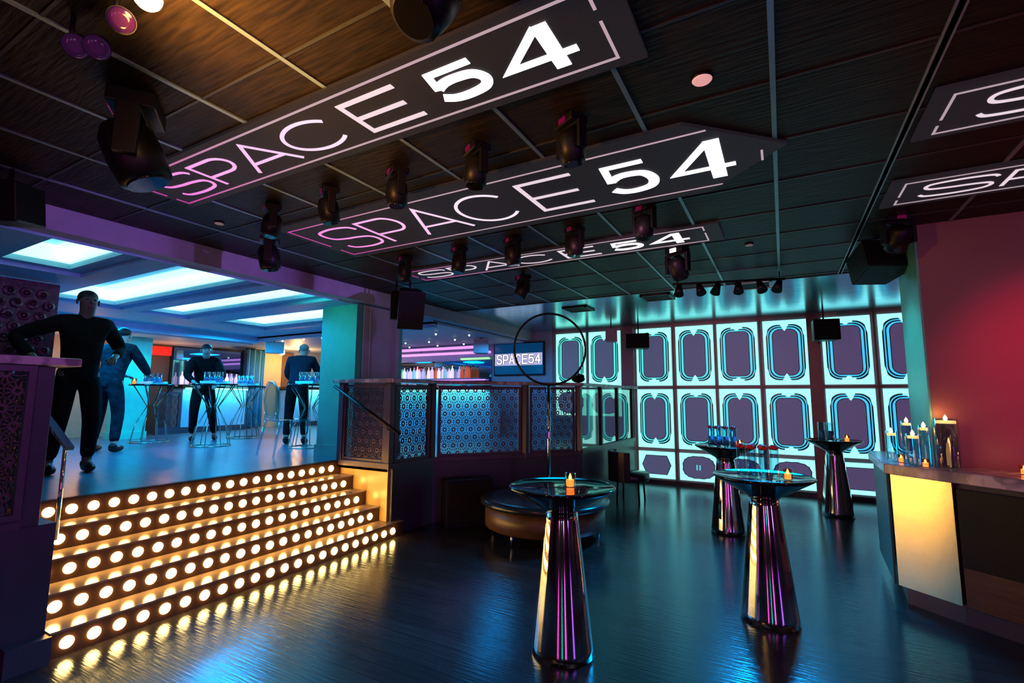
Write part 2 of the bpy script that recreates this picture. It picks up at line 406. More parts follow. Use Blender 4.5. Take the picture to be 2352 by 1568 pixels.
def thing(name, label, cat, loc=(0, 0, 0), rz=0, group=None):
    o = bpy.data.objects.new(name, None); COL.objects.link(o)
    o.empty_display_size = 0.1
    o.location = loc; o.rotation_euler = (0, 0, rz)
    tag(o, label, cat, group)
    o.matrix_basis = Matrix.Translation(loc) @ Matrix.Rotation(rz, 4, 'Z')
    return o


def tag(o, label, cat, group=None, kind=None):
    o['label'] = label; o['category'] = cat
    if group: o['group'] = group
    if kind: o['kind'] = kind
    return o


def local(mb, name, m, parent, **k):
    """child whose mesh is written in the parent's own frame"""
    o = mb.build(name, m, None, **k); o.parent = parent
    return o


def struct(o):
    o['kind'] = 'structure'; return o


# ------------------------------------------------------------------ the room
CZ = 2.95       # ceiling of the dance floor
DZ = 0.79       # raised lounge floor
struct(MB().box(-4.9, -5, -0.1, 6.0, 9.5, 0).build('floor', 'floor'))
rail = [(-3.97, 4.27), (-3.93, 5.0), (-2.58, 6.65), (-2.5, 9.3)]
dm = MB().prism([(-11.3, 0.2), (-4.76, 0.2), (-4.76, 4.27)] + [(-3.99, 4.27), (-3.95, 5.0), (-2.62, 6.66), (-2.54, 9.3), (-11.3, 9.3)], DZ - 0.09, DZ)
struct(dm.build('floor', 'dais'))
# skirting walls of the raised floor
struct(MB().obox((-3.97, 4.3), (-3.93, 5.0), 0.06, 0, 0.74).build('wall_platform', 'navy'))
struct(MB().obox((-3.93, 5.0), (-2.58, 6.65), 0.06, 0, 0.74).build('wall_platform', 'navy'))
struct(MB().obox((-2.58, 6.65), (-2.5, 9.3), 0.06, 0, 0.76).build('wall_platform', 'navy'))
struct(MB().box(-4.78, 4.27, 0, -3.985, 4.33, 0.74).build('wall_stairside', 'warmlit'))  # side wall lit by the bulbs, with that light in its colour
struct(MB().box(-4.35, 0.75, 0, -3.9, 1.33, 0.79).build('wall_stairside', 'navy'))
# ceiling of the dance floor
struct(MB().box(-4.66, -5, CZ, 6, 6.42, CZ + 0.1).build('ceiling', 'tile'))
struct(MB().box(-4.66, 6.42, CZ, 6, 9.5, CZ + 0.1).build('ceiling', 'glossceil'))
tb = MB()
for k in range(-8, 8):
    x = 0.03 + 0.59 * k
    tb.box(x - 0.011, -1.5, CZ - 0.008, x + 0.011, 6.42, CZ + 0.001)
tb.box(0.60, -1.5, CZ - 0.008, 0.64, 6.42, CZ + 0.001)
struct(tb.build('trim_1', 'bar'))
tb = MB()
for k in range(-7, 7):
    y = 2.87 + 0.57 * k
    if y < 6.3: tb.box(-4.6, y - 0.006, CZ - 0.006, 5.5, y + 0.006, CZ + 0.001)
tb.box(-4.6, 6.40, CZ - 0.01, 5.5, 6.43, CZ + 0.001)
struct(tb.build('trim_2', 'seam'))
# the beam between the two ceilings
struct(MB().box(-4.83, -1, 2.77, -4.66, 9.3, CZ + 0.1).build('ceiling_beam', 'beam'))
# walls
struct(MB().box(-4.2, 9.3, 0, 3.2, 9.45, CZ).build('wall_back', 'purplewall'))
struct(MB().box(-11.3, 9.3, 0, -4.2, 9.45, CZ).build('wall_back', 'bluewall'))
struct(MB().box(-11.45, 0, 0, -11.3, 9.45, CZ).build('wall_left', 'bluewall'))
struct(MB().box(-11.3, 0.1, DZ, -4.8, 0.2, CZ).build('wall_lounge', 'bluewall'))
struct(MB().box(-4.95, -5, 0, -4.8, 0.2, CZ).build('wall_side', 'navy'))
struct(MB().box(-4.95, -5.15, 0, 6, -5, CZ).build('wall_front', 'navy'))
struct(MB().box(6, -5, 0, 6.15, 9.45, CZ).build('wall_right', 'navy'))
struct(MB().box(3.2, 9.3, 0, 6, 9.45, CZ).build('wall_back', 'navy'))
# baseboards
struct(MB().box(-2.45, 9.26, 0, 3.2, 9.3, 0.07).build('baseboard_back', 'navy'))
# wide pilasters of the panel wall
struct(MB().box(-2.70, 9.22, 0, -2.47, 9.3, 2.9).build('trim_3', 'purplewall'))
struct(MB().box(0.39, 9.22, 0, 0.57, 9.3, 2.9).build('trim_4', 'purplewall'))
# block at the right with teal side and red front
struct(MB().box(1.0, 4.88, 0, 3.4, 5.55, CZ).build('wall_right_block', 'redwall'))
struct(MB().box(0.985, 4.885, 0, 1.0, 5.55, CZ).build('trim_5', 'teal'))


# ------------------------------------------------------------------ lounge ceiling with coffers
# holes: (x0,x1,y0,y1) outer lip ; inner recess
COF = [(-6.22, -4.84, 1.36, 2.10), (-8.1, -4.84, 2.28, 3.22), (-8.15, -4.84, 3.42, 4.12), (-8.2, -4.84, 4.52, 5.50)]
CEIL = 2.75
xs = sorted({-11.3, -4.83} | {c[0] for c in COF} | {-4.84}); ys = sorted({0.2, 6.1} | {c[2] for c in COF} | {c[3] for c in COF})
lc = MB()
for i in range(len(xs) - 1):
    for j in range(len(ys) - 1):
        cx = (xs[i] + xs[i + 1]) / 2; cy = (ys[j] + ys[j + 1]) / 2
        if any(c[0] < cx < c[1] and c[2] < cy < c[3] for c in COF): continue
        lc.box(xs[i], ys[j], CEIL, xs[i + 1], ys[j + 1], CEIL + 0.04)
struct(lc.build('ceiling', 'coffer'))
for n, (x0, x1, y0, y1) in enumerate(COF):
    L = 0.13
    rim = MB()
    a, b, c, d = x0 + L, x1 - 0.05, y0 + L, y1 - L
    for (p, q, r_, t) in ((x0, x1, y0, c), (x0, x1, d, y1), (x0, a, c, d), (b, x1, c, d)):
        rim.box(p, r_, CEIL + 0.04, q, t, CEIL + 0.07)
    for (p, q, r_, t) in ((a - .02, b + .02, c - .02, c), (a - .02, b + .02, d, d + .02), (a - .02, a, c, d), (b, b + .02, c, d)):
        rim.box(p, r_, CEIL + 0.07, q, t, CEIL + 0.24)
    cof = thing('ceiling_coffer', ['short glowing ceiling recess nearest the left picture edge', 'widest glowing ceiling recess, over the man in black',
                'long glowing ceiling recess, third from the left', 'glowing ceiling recess partly behind the teal pillar'][n], 'ceiling light', ((x0 + x1) / 2, (y0 + y1) / 2, CEIL + 0.04), 0, 'glowing recesses of the lounge ceiling')
    rim.build('rim', 'coffer', cof)
    MB().box(a - .02, c - .02, CEIL + 0.24, b + .02, d + .02, CEIL + 0.26).build('glow_top', 'coffertop', cof)
    st = MB()
    st.box(a, d - 0.03, CEIL + 0.09, b, d - 0.001, CEIL + 0.235)
    st.box(a + 0.001, c, CEIL + 0.09, a + 0.05, d - 0.03, CEIL + 0.235)
    st.build('led_strip', 'cofferled', cof)
    if True:
        MB().box(a + 0.05, c + 0.72 * (d - c), CEIL + 0.2, b, d - 0.03, CEIL + 0.235).build('diffuser', 'cofferled', cof)  # added glowing sheet, paints the brighter far side of the recess
# bulkheads around the coffered ceiling
struct(MB().box(-9.5, 0.2, 2.62, -9.35, 6.1, CEIL).build('trim_6', 'coffer'))
struct(MB().box(-11.3, 0.2, 2.60, -9.5, 6.1, 2.64).build('ceiling', 'plaster'))
struct(MB().box(-9.5, 6.1, 2.66, -4.83, 6.2, CEIL).build('trim_7', 'coffer'))
struct(MB().box(-11.3, 6.1, 2.72, -4.83, 9.3, 2.76).build('ceiling', 'bluewall'))

# pillar on the platform
pil = thing('pillar', 'wide teal lit pillar standing at the top of the stairs', 'pillar', (-5.1, 4.9, DZ))
MB().box(-5.42, 4.45, DZ, -4.77, 5.32, CEIL).build('shaft', 'teal', pil)
pm = MB().box(-4.77, 4.56, DZ, -4.755, 5.24, CEIL)
for (y0, y1) in ((4.66, 4.675), (4.70, 4.715), (5.10, 5.115), (5.14, 5.155)):
    pm.box(-4.755, y0, DZ, -4.74, y1, CEIL)
pm.build('moulded_panel', 'beam', pil)
MB().box(-5.44, 4.43, DZ, -4.76, 5.34, DZ + 0.14).build('plinth', 'teal', pil)

# ------------------------------------------------------------------ illuminated staircase
STH, STT, SX = 0.158, 0.218, -3.87
st = thing('staircase', 'dark staircase with rows of lit globe bulbs in every riser', 'stairs', (-4.3, 2.8, 0))
for k in range(5):
    x = SX - STT * k; z0 = STH * k; z1 = STH * (k + 1) if k < 4 else DZ
    y0 = 1.34; y1 = 4.42 if k == 0 else 4.262
    s_ = MB().box(x - 0.035, y0, max(0, z0 - 0.006), x, y1, z1 - 0.0122).build('step', 'step', st)
    xe = x - STT - 0.0 if k < 4 else -4.775
    MB().box(xe - (0.02 if k < 4 else 0), y0 + 0.001, z1 - 0.012, x + 0.012, y1, z1).build('tread', 'tread' if k < 4 else 'step', s_)
    n = 22 if k == 0 else 21
    for j in range(n):
        y = 1.43 + 0.1345 * j + (0.0 if k % 2 == 0 else 0.0)
        bm_ = MB(); zc = (z0 + z1 - 0.012) / 2
        bm_.lathe([(0.036, 0), (0.036, 0.004), (0.030, 0.012), (0.018, 0.020), (0.006, 0.023)], (x, y, zc), 16, True, (1, 0, 0))
        b_ = bm_.build('bulb', 'bulb', s_)
struct(MB().box(-4.80, 1.34, DZ - 0.02, -4.745, 4.262, DZ + 0.003).build('trim_8', 'step'))


# ------------------------------------------------------------------ railing with lattice panels
def lattice(w_, h_, s=0.116):
    """flower lattice in the plane x=u, z=v, clipped to w_ x h_"""
    mb = MB()
    def strip(p, q, wd):
        d = Vector((q[0] - p[0], q[1] - p[1])); 
        if d.length < 1e-6: return
        n = Vector((-d.y, d.x)).normalized() * wd / 2
        if not all(-0.001 <= t[0] <= w_ + 0.001 and -0.001 <= t[1] <= h_ + 0.001 for t in (p, q)): return
        mb.add([(p[0] - n.x, 0, p[1] - n.y), (q[0] - n.x, 0, q[1] - n.y), (q[0] + n.x, 0, q[1] + n.y), (p[0] + n.x, 0, p[1] + n.y)], [(0, 1, 2, 3)])
    rows = int(h_ / (s * 0.87)) + 2; cols = int(w_ / s) + 2
    for j in range(rows):
        for i in range(cols):
            cx = i * s + (s / 2 if j % 2 else 0); cy = j * s * 0.87
            v = []; f = []; ok = 0
            for k in range(12):
                a = 2 * pi * k / 12
                for r_ in (0.012, 0.026):
                    x = min(max(cx + r_ * cos(a), 0), w_); y = min(max(cy + r_ * sin(a), 0), h_); v.append((x, 0, y))
            f = [(2 * k, 2 * k + 1, (2 * k + 3) % 24, (2 * k + 2) % 24) for k in range(12)]
            if -0.02 < cx < w_ + 0.02 and -0.02 < cy < h_ + 0.02: mb.add(v, f)
            for k in range(12):
                a = 2 * pi * (k + 0.5) / 12
                e = s * 0.5 / cos((a % (pi / 3)) - pi / 6)
                strip((cx + 0.025 * cos(a), cy + 0.025 * sin(a)), (cx + e * cos(a), cy + e * sin(a)), 0.0065)
            for k in range(6):
                a = pi / 6 + k * pi / 3; b = a + pi / 3; e = s * 0.577
                if k < 3: strip((cx + e * cos(a), cy + e * sin(a)), (cx + e * cos(b), cy + e * sin(b)), 0.006)
    return mb


def panel_on(parent, p, q, z0, z1, name='lattice_panel', m='lattice', fr=0.035):
    """framed lattice from floor point p to q"""
    P = Vector(p); Q = Vector(q); d = (Q - P); L = d.length; d.normalize()
    T = Matrix(((d.x, -d.y, 0, P.x), (d.y, d.x, 0, P.y), (0, 0, 1, z0), (0, 0, 0, 1)))
    h = z1 - z0
    lat = lattice(L - 2 * fr, h - 2 * fr)
    lat.xf(Matrix.Translation((fr, 0, fr))).xf(T)
    o = lat.build(name, m, parent, solid=0.008)
    f = MB()
    f.box(0, -0.02, 0, L, 0.02, fr); f.box(0, -0.02, h - fr, L, 0.02, h); f.box(0, -0.02, fr, fr, 0.02, h - fr); f.box(L - fr, -0.02, fr, L, 0.02, h - fr)
    f.xf(T).build('panel_frame', 'frame', o)
    return o


RZ0, RZ1 = 0.80, 1.70
rl = thing('lattice_railing', 'angled railing of star lattice panels with marble top right of the stairs', 'railing', (-3.4, 6.0, DZ))
P0, P1, P2, P3 = [Vector(p) for p in rail]
Pm = P1.lerp(P2, 0.60)
panel_on(rl, (-4.72, 4.27), (-4.03, 4.27), RZ0, RZ1)
panel_on(rl, (-3.97, 4.33), (-3.935, 4.93), RZ0, RZ1)
panel_on(rl, P1.lerp(P2, 0.03), P1.lerp(P2, 0.57), RZ0, RZ1)
panel_on(rl, P1.lerp(P2, 0.63), P1.lerp(P2, 0.96), RZ0, RZ1)
for p in ((-4.75, 4.27), (-3.99, 4.28), (-3.935, 4.98), (Pm.x, Pm.y), (-2.59, 6.65)):
    MB().box(p[0] - 0.04, p[1] - 0.04, 0.74, p[0] + 0.04, p[1] + 0.04, 1.72).build('post', 'frame', rl, bevel=0.005)
MB().obox((-4.76, 4.27), (-3.93, 4.27), 0.10, 0.74, 0.80).build('bottom_rail', 'frame', rl)
MB().obox((-3.965, 4.25), (-3.93, 5.0), 0.09, 0.74, 0.80).build('bottom_rail', 'frame', rl)
MB().obox((-3.93, 5.0), (-2.58, 6.65), 0.09, 0.745, 0.80).build('bottom_rail', 'frame', rl)
MB().obox((-2.58, 6.65), (-2.5, 9.2), 0.09, 0.76, 0.82).build('bottom_rail', 'frame', rl)
gs = [0.02, 0.33, 0.64, 0.97]
for i in range(3):
    a = P2.lerp(Vector((-2.5, 9.2)), gs[i] + 0.01); b = P2.lerp(Vector((-2.5, 9.2)), gs[i + 1] - 0.01)
    MB().obox(a, b, 0.012, 0.82, 1.70).build('glass_pane', 'pane', rl)
for t in gs[1:]:
    p = P2.lerp(Vector((-2.5, 9.2)), t)
    MB().box(p.x - 0.03, p.y - 0.03, 0.8, p.x + 0.03, p.y + 0.03, 1.72).build('post', 'black', rl)
MB().prism([(-4.85, 4.18), (-3.86, 4.18), (-3.81, 4.93), (-2.48, 6.56), (-2.38, 9.2), (-2.66, 9.2), (-2.75, 6.72), (-4.10, 5.12), (-4.14, 4.42), (-4.85, 4.42)], 1.72, 1.765).build('marble_top', 'marble', rl, bevel=0.006)

rl2 = thing('lattice_railing', 'purple star lattice railing with marble top left of the stairs', 'railing', (-3.95, 0.9, DZ))
o = panel_on(rl2, (-3.9, 0.30), (-3.9, 1.16), 0.84, 1.73, fr=0.035)
MB().box(-4.02, 1.165, 0.79, -3.9, 1.25, 1.73).build('post', 'navy', rl2, bevel=0.006)
MB().box(-4.0, 0.25, 0.79, -3.9, 1.165, 0.835).build('bottom_rail', 'frame', rl2)
panel_on(rl2, (-4.75, 1.24), (-4.05, 1.24), 0.85, 1.70)
MB().prism([(-3.86, 0.2), (-3.86, 1.36), (-4.8, 1.36), (-4.8, 1.1), (-4.15, 1.1), (-4.15, 0.2)], 1.735, 1.785).build('marble_top', 'marble', rl2, bevel=0.006)
struct(MB().box(-4.35, 0.2, 0, -3.93, 0.75, 0.79).build('wall_stairside', 'navy'))
MB_ = MB().box(-3.9, 0.35, 0.02, -3.86, 1.08, 0.60)  # black slab stands in for the dark opening in the wall
tag(MB_.build('opening_panel', 'black', bevel=0.01), 'black panel for the dark opening low in the wall at the left picture edge', 'cabinet')
tag(MB().box(-3.9, 1.14, 0, -3.82, 1.34, 0.15).build('stair_kerb', 'navy'), 'low dark kerb block at the left foot of the lit stairs', 'kerb')

# handrails
h = thing('handrail', 'slim dark handrail sloping down beside the railing right of the stairs', 'handrail', (-4.2, 4.2, 1.3))
MB().cyl((-4.78, 4.15, 1.68), (-3.72, 4.15, 1.15), 0.018).build('rail', 'black', h)
for x, z in ((-4.6, 1.59), (-3.9, 1.24)):
    MB().tube([(x, 4.15, z), (x, 4.15, z - 0.05), (x, 4.25, z - 0.05)], 0.008).build('bracket', 'black', h)
h = thing('handrail', 'steel handrail catching blue light, left of the stairs', 'handrail', (-4.3, 1.45, 1.3))
MB().obox((-4.56, 1.42), (-4.06, 1.42), 0.045, -0.012, 0.012).xf(Matrix.Translation((-4.3, 0, 1.31)) @ Matrix.Rotation(R(24), 4, 'Y') @ Matrix.Translation((4.3, 0, 0))).build('rail', 'chrome', h)
MB().cyl((-4.15, 1.42, 1.24), (-4.15, 1.42, 0.63), 0.012).build('stanchion', 'chrome', h)


# ------------------------------------------------------------------ panel wall
def rrect(cx, cz, w_, h_, r, seg=6):
    pts = []
    for (sx, sz, a0) in ((1, 1, 0), (-1, 1, 90), (-1, -1, 180), (1, -1, 270)):
        for k in range(seg + 1):
            a = R(a0 + 90 * k / seg); pts.append((cx + sx * (w_ / 2 - r) + r * cos(a), cz + sz * (h_ / 2 - r) + r * sin(a)))
    return pts


def facing(poly, y0, y1):
    """prism of an x,z outline between depths y0 (front) and y1"""
    mb = MB(); n = len(poly)
    v = [(x, y0, z) for x, z in poly] + [(x, y1, z) for x, z in poly]
    return mb.add(v, [tuple(range(n)), tuple(range(n, 2 * n))[::-1]] + [(i, n + i, n + (i + 1) % n, (i + 1) % n) for i in range(n)])


def ringz(outer, inner, y0, y1):
    mb = MB(); n = len(outer); v = [(x, y, z) for y in (y0, y1) for pl in (outer, inner) for x, z in pl]
    f = []
    for i in range(n):
        j = (i + 1) % n
        f += [(i, j, n + j, n + i), (2 * n + i, 3 * n + i, 3 * n + j, 2 * n + j), (i, 2 * n + i, 2 * n + j, j), (n + i, n + j, 3 * n + j, 3 * n + i)]
    return mb.add(v, f)


COLX = [-4.10, -3.38, -2.42, -1.69, -0.98, -0.25, 0.60, 1.34]
WN = ['first', 'second', 'third', 'fourth', 'fifth', 'sixth', 'seventh', 'eighth']
ROWS = [('top', 1.785, 2.865), ('middle', 0.645, 1.715), ('bottom', 0.10, 0.575)]
for ci, x0 in enumerate(COLX):
    for ri, (rn, za, zb) in enumerate(ROWS):
        if ci < 2 and ri == 2: continue
        if ci < 2 and ri == 1: za = 1.20
        w_ = 0.645; x1 = x0 + w_; cx = (x0 + x1) / 2; cz = (za + zb) / 2; hh = zb - za
        t = thing('wall_light', 'glowing mint framed wall panel, %s from the left in the %s row' % (WN[ci], rn), 'wall panel', (cx, 9.28, za), 0, 'glowing panels of the back wall')
        facing([(x0, za), (x1, za), (x1, zb), (x0, zb)], 9.275, 9.298).build('backlight', 'mintlight', t)
        if hh > 0.6:
            heart = (ci + ri) % 2 == 1
            rr_ = lambda a, b, r, y0, y1: facing(rrect(cx, cz, w_ - a, hh - b, r), y0, y1)
            rr_(0.086, 0.146, 0.17, 9.270, 9.276).build('outline', 'line', t)
            rr_(0.128, 0.188, 0.16, 9.267, 9.271).build('thin_ring', 'ring', t)
            rr_(0.158, 0.218, 0.15, 9.264, 9.268).build('second_line', 'line', t)
            rr_(0.196, 0.256, 0.14, 9.260, 9.265).build('glow_ring', 'ring', t)
            rr_(0.262, 0.296, 0.12 if heart else 0.09, 9.257, 9.261).build('inner_line', 'line', t)
            rr_(0.285, 0.318, 0.11 if heart else 0.08, 9.252, 9.258).build('centre', 'panelc', t)
            for sz in (1, -1):
                zc = cz + sz * (hh / 2 - 0.085)
                fm = MB(); ang = [2 * pi * k / 14 for k in range(14)]
                r_ = 0.046
                if heart:
                    poly = [(cx + 0.07, zc + sz * 0.03), (cx + 0.045, zc - sz * 0.02), (cx + 0.02, zc - sz * 0.075), (cx, zc - sz * 0.10), (cx - 0.02, zc - sz * 0.075), (cx - 0.045, zc - sz * 0.02), (cx - 0.07, zc + sz * 0.03)]
                    if sz < 0: poly = poly[::-1]
                    mm = facing(poly, 9.246, 9.275)
                else:
                    mm = facing([(cx - 0.09, zc - 0.018), (cx + 0.09, zc - 0.018), (cx + 0.09, zc + 0.018), (cx - 0.09, zc + 0.018)], 9.248, 9.275)
                mm.v += [(cx + r_ * cos(a), y, zc + r_ * sin(a)) for y in (9.244, 9.275) for a in ang]
                b0 = len(mm.v) - 28
                mm.f += [tuple(b0 + k for k in range(14))] + [(b0 + k, b0 + 14 + k, b0 + 14 + (k + 1) % 14, b0 + (k + 1) % 14) for k in range(14)]
                mm.sm += [False] * 15
                mm.build('medallion', 'mintlight', t)
            for sx in (1, -1):
                for sz in (1, -1):
                    ex = cx + sx * (w_ / 2 - 0.035); ez = cz + sz * (hh / 2 - 0.035)
                    poly = [(ex, ez), (ex - sx * 0.115, ez), (ex - sx * 0.05, ez - sz * 0.04), (ex - sx * 0.02, ez - sz * 0.20), (ex, ez - sz * 0.26)]
                    if sx * sz > 0: poly = poly[::-1]
                    facing(poly, 9.264, 9.276).build('corner_ornament', 'mintlight', t)
        else:
            if ci == 2 or ci >= 6:
                hx = (w_ - 0.15) / 2; hz = (hh - 0.15) / 2
                poly = [(cx - hx, cz), (cx - hx * 0.72, cz - hz), (cx + hx * 0.72, cz - hz), (cx + hx, cz), (cx + hx * 0.72, cz + hz), (cx - hx * 0.72, cz + hz)]
                if ci >= 6: poly = [(cx - 0.27, cz - 0.16), (cx + 0.27, cz - 0.16), (cx + 0.27, cz + 0.16), (cx - 0.27, cz + 0.16)]
            else:
                poly = []
                for k in range(32):
                    a = 2 * pi * k / 32 ; rr = 1.0 + (0.035 if k % 2 else 0)
                    c_, s_ = cos(a), sin(a)
                    poly.append((cx + (w_ / 2 - 0.07) * rr * math.copysign(abs(c_) ** 0.75, c_), cz + (hh / 2 - 0.055) * rr * math.copysign(abs(s_) ** 0.75, s_)))
            facing([(cx + (x - cx) * 1.06, cz + (z - cz) * 1.06) for x, z in poly], 9.268, 9.276).build('outline', 'line', t)
            facing(poly, 9.255, 9.269).build('centre', 'panelc', t)
            if ci == 3:
                MB().box(cx - 0.035, 9.250, cz - 0.045, cx - 0.015, 9.256, cz + 0.045).box(cx + 0.015, 9.250, cz - 0.045, cx + 0.035, 9.256, cz + 0.045).build('socket', 'ring', t)
# faint bars between the panels
tb = MB()
for x in (-3.40, -1.74, -1.015, -0.305, 1.29):
    tb.box(x - 0.012, 9.27, 0.07, x + 0.012, 9.3, 2.9)
tb.box(-4.15, 9.272, 1.735, 3.0, 9.3, 1.765)
struct(tb.build('trim_9', 'purplewall'))


# ------------------------------------------------------------------ lettered ceiling screens
def catmull(pts, n=8):
    out = []
    P = [pts[0]] + list(pts) + [pts[-1]]
    for i in range(1, len(P) - 2):
        for k in range(n):
            t = k / n; q = []
            for c in (0, 1):
                p0, p1, p2, p3 = P[i - 1][c], P[i][c], P[i + 1][c], P[i + 2][c]
                q.append(0.5 * (2 * p1 + (p2 - p0) * t + (2 * p0 - 5 * p1 + 4 * p2 - p3) * t * t + (3 * p1 - p0 - 3 * p2 + p3) * t ** 3))
            out.append(tuple(q))
    out.append(tuple(pts[-1])); return out


def arc(cx, cy, rx, ry, a0, a1, n=24):
    return [(cx + rx * cos(R(a0 + (a1 - a0) * k / n)), cy + ry * sin(R(a0 + (a1 - a0) * k / n))) for k in range(n + 1)]


GL = {  # unit cell, v down
    'S': [catmull([(0.97, 0.20), (0.88, 0.06), (0.62, 0), (0.36, 0), (0.09, 0.07), (0.03, 0.25), (0.12, 0.42), (0.40, 0.49), (0.64, 0.51), (0.90, 0.58), (0.97, 0.75), (0.88, 0.93), (0.62, 1), (0.36, 1), (0.10, 0.94), (0.01, 0.80)])],
    'P': [[(0.04, 1), (0.04, 0), (0.62, 0)] + arc(0.66, 0.29, 0.32, 0.29, -90, 90, 14) + [(0.04, 0.58)]],
    'A': [[(0, 1), (0.5, 0), (1, 1)], [(0.17, 0.68), (0.83, 0.68)]],
    'C': [arc(0.52, 0.5, 0.50, 0.5, -38, -322, 36)],
    'E': [[(1, 0), (0.04, 0), (0.04, 1), (1, 1)], [(0.04, 0.5), (0.92, 0.5)]],
    '5': [[(0.92, 0.06), (0.14, 0.06), (0.08, 0.55)], catmull([(0.10, 0.50), (0.28, 0.39), (0.52, 0.36), (0.82, 0.42), (0.95, 0.65), (0.85, 0.87), (0.55, 0.95), (0.25, 0.93), (0.04, 0.80)])],
    '4': [[(0.66, 0.04), (0.05, 0.70), (1.0, 0.70)], [(0.72, 0.0), (0.72, 1.0)]],
}
CELL = [('S', 0.0, 0.135), ('P', 0.142, 0.262), ('A', 0.262, 0.408), ('C', 0.412, 0.556), ('E', 0.588, 0.718), ('5', 0.752, 0.862), ('4', 0.873, 1.0)]


def stroke(mb, pts, wd, T, th=0.003):
    """flat bar of width wd following pts, mapped by T(u, v, height)"""
    n = len(pts); Lp = []; Rp = []
    for i in range(n):
        p = Vector(pts[i])
        d1 = (p - Vector(pts[i - 1])).normalized() if i else None
        d2 = (Vector(pts[i + 1]) - p).normalized() if i < n - 1 else None
        if d1 is None: d1 = d2
        if d2 is None: d2 = d1
        n1 = Vector((-d1.y, d1.x)); n2 = Vector((-d2.y, d2.x)); b = n1 + n2
        b = b.normalized() if b.length > 0.05 else n1
        k = 1 / max(0.35, b.dot(n1))
        Lp.append(p + b * wd / 2 * k); Rp.append(p - b * wd / 2 * k)
    v = []
    for i in range(n):
        v += [T(*Lp[i], 0), T(*Rp[i], 0), T(*Lp[i], th), T(*Rp[i], th)]
    f = []
    for i in range(n - 1):
        a = 4 * i; b = a + 4
        f += [(a, a + 1, b + 1, b), (a + 2, b + 2, b + 3, a + 3), (a, b, b + 2, a + 2), (a + 1, a + 3, b + 3, b + 1)]
    mb.add(v, f)


def screen(label, outline, txt, frame, end_gap=True, mats=('led1', 'led3', 'led5'), thin=0.022, mid=0.028, bold=0.052, clip=None, frm='ledF', gaps=((0.5, 0.28), (0.35, 0.3))):
    t = thing('led_screen', label, 'screen', ((txt[0] + txt[1]) / 2, (txt[2] + txt[3]) / 2, CZ), 0, 'lettered screens on the ceiling')
    MB().prism(outline, CZ - 0.02, CZ - 0.001).build('display', 'screen', t)
    zf = CZ - 0.0205
    T = lambda u, v, hgt: (u, v, zf - hgt)
    for i, (ch, a, b) in enumerate(CELL):
        W = txt[1] - txt[0]; H = txt[3] - txt[2]
        mb = MB(); wd = bold if i > 4 else (mid if i == 4 else thin)
        ux0 = txt[0] + a * W + wd / 2; ux1 = txt[0] + b * W - wd / 2
        vy0 = txt[2] + (wd / 2 if ch not in 'A' else 0); vy1 = txt[3] - (wd / 2 if ch not in 'AP' else 0)
        if ch == '4': vy0 = txt[2]; vy1 = txt[3]
        for k, pl in enumerate(GL[ch]):
            ww = wd * (1.25 if (ch == '4' and k == 1) else (0.72 if ch in '54' and k == 0 else 1))
            pts = [(ux0 + p[0] * (ux1 - ux0), vy0 + p[1] * (vy1 - vy0)) for p in pl]
            stroke(mb, pts, ww, lambda u, v, hgt, kk=k: (u, v, zf - hgt - 0.0012 * kk))
        mb.build('letter' if i < 5 else 'numeral', mats[0] if i < 4 else (mats[1] if i == 4 else mats[2]), t)
    fx0, fx1, fy0, fy1 = frame; fwd = 0.012
    fm = MB()
    x1t = fx1 if clip is None else clip[0]; x1b = fx1 if clip is None else clip[1]
    stroke(fm, [(fx0, fy0), (x1t, fy0)], fwd, T); stroke(fm, [(fx0, fy1), (x1b, fy1)], fwd, T)
    H = fy1 - fy0
    stroke(fm, [(fx0, fy0 - fwd / 2), (fx0, fy0 + H * 0.62)], fwd, T); stroke(fm, [(fx0, fy0 + H * 0.78), (fx0, fy1 + fwd / 2)], fwd, T)
    if clip is None:
        stroke(fm, [(fx1, fy0 - fwd / 2), (fx1, fy0 + H * 0.26)], fwd, T); stroke(fm, [(fx1, fy0 + H * 0.42), (fx1, fy1 + fwd / 2)], fwd, T)
    else:
        stroke(fm, [(fx1, fy0 + H * 0.50), (fx1, fy0 + H * 0.68)], fwd, T)
    fm.build('frame_line', frm, t)
    return t


screen('nearest long lettered ceiling screen, magenta at its left end, beside the warm lamp', [(-3.70, 1.38), (-0.41, 1.38), (-0.41, 1.86), (-3.70, 1.86)], (-3.53, -0.61, 1.485, 1.745), (-3.655, -0.515, 1.425, 1.80))
screen('widest lettered ceiling screen, ending in a point at its right', [(-3.64, 2.44), (-0.38, 2.44), (0.09, 2.90), (-0.36, 3.36), (-3.64, 3.36)], (-3.43, -0.14, 2.655, 3.15), (-3.575, -0.035, 2.545, 3.265), clip=(-0.28, -0.27), thin=0.026, mid=0.034, bold=0.066)
screen('farthest lettered ceiling screen, thin strip seen behind hanging spotlights', [(-3.66, 4.02), (-0.38, 4.02), (-0.38, 4.48), (-3.66, 4.48)], (-3.53, -0.61, 4.10, 4.375), (-3.63, -0.50, 4.05, 4.43), mats=('led3', 'led3', 'led2'), frm='ledF')
screen('lettered ceiling screen cut by the right picture edge, nearer of the two', [(0.67, 2.70), (4.0, 2.70), (4.0, 3.20), (0.67, 3.20)], (0.88, 3.8, 2.82, 3.08), (0.75, 3.9, 2.765, 3.145), mats=('led3', 'led3', 'led2'), frm='led4')
screen('lettered ceiling screen cut by the right picture edge, just above the red wall', [(0.68, 3.78), (4.0, 3.78), (4.0, 4.27), (0.68, 4.27)], (0.86, 3.78, 3.89, 4.15), (0.76, 3.9, 3.83, 4.215), mats=('led3', 'led3', 'led2'), frm='led4')


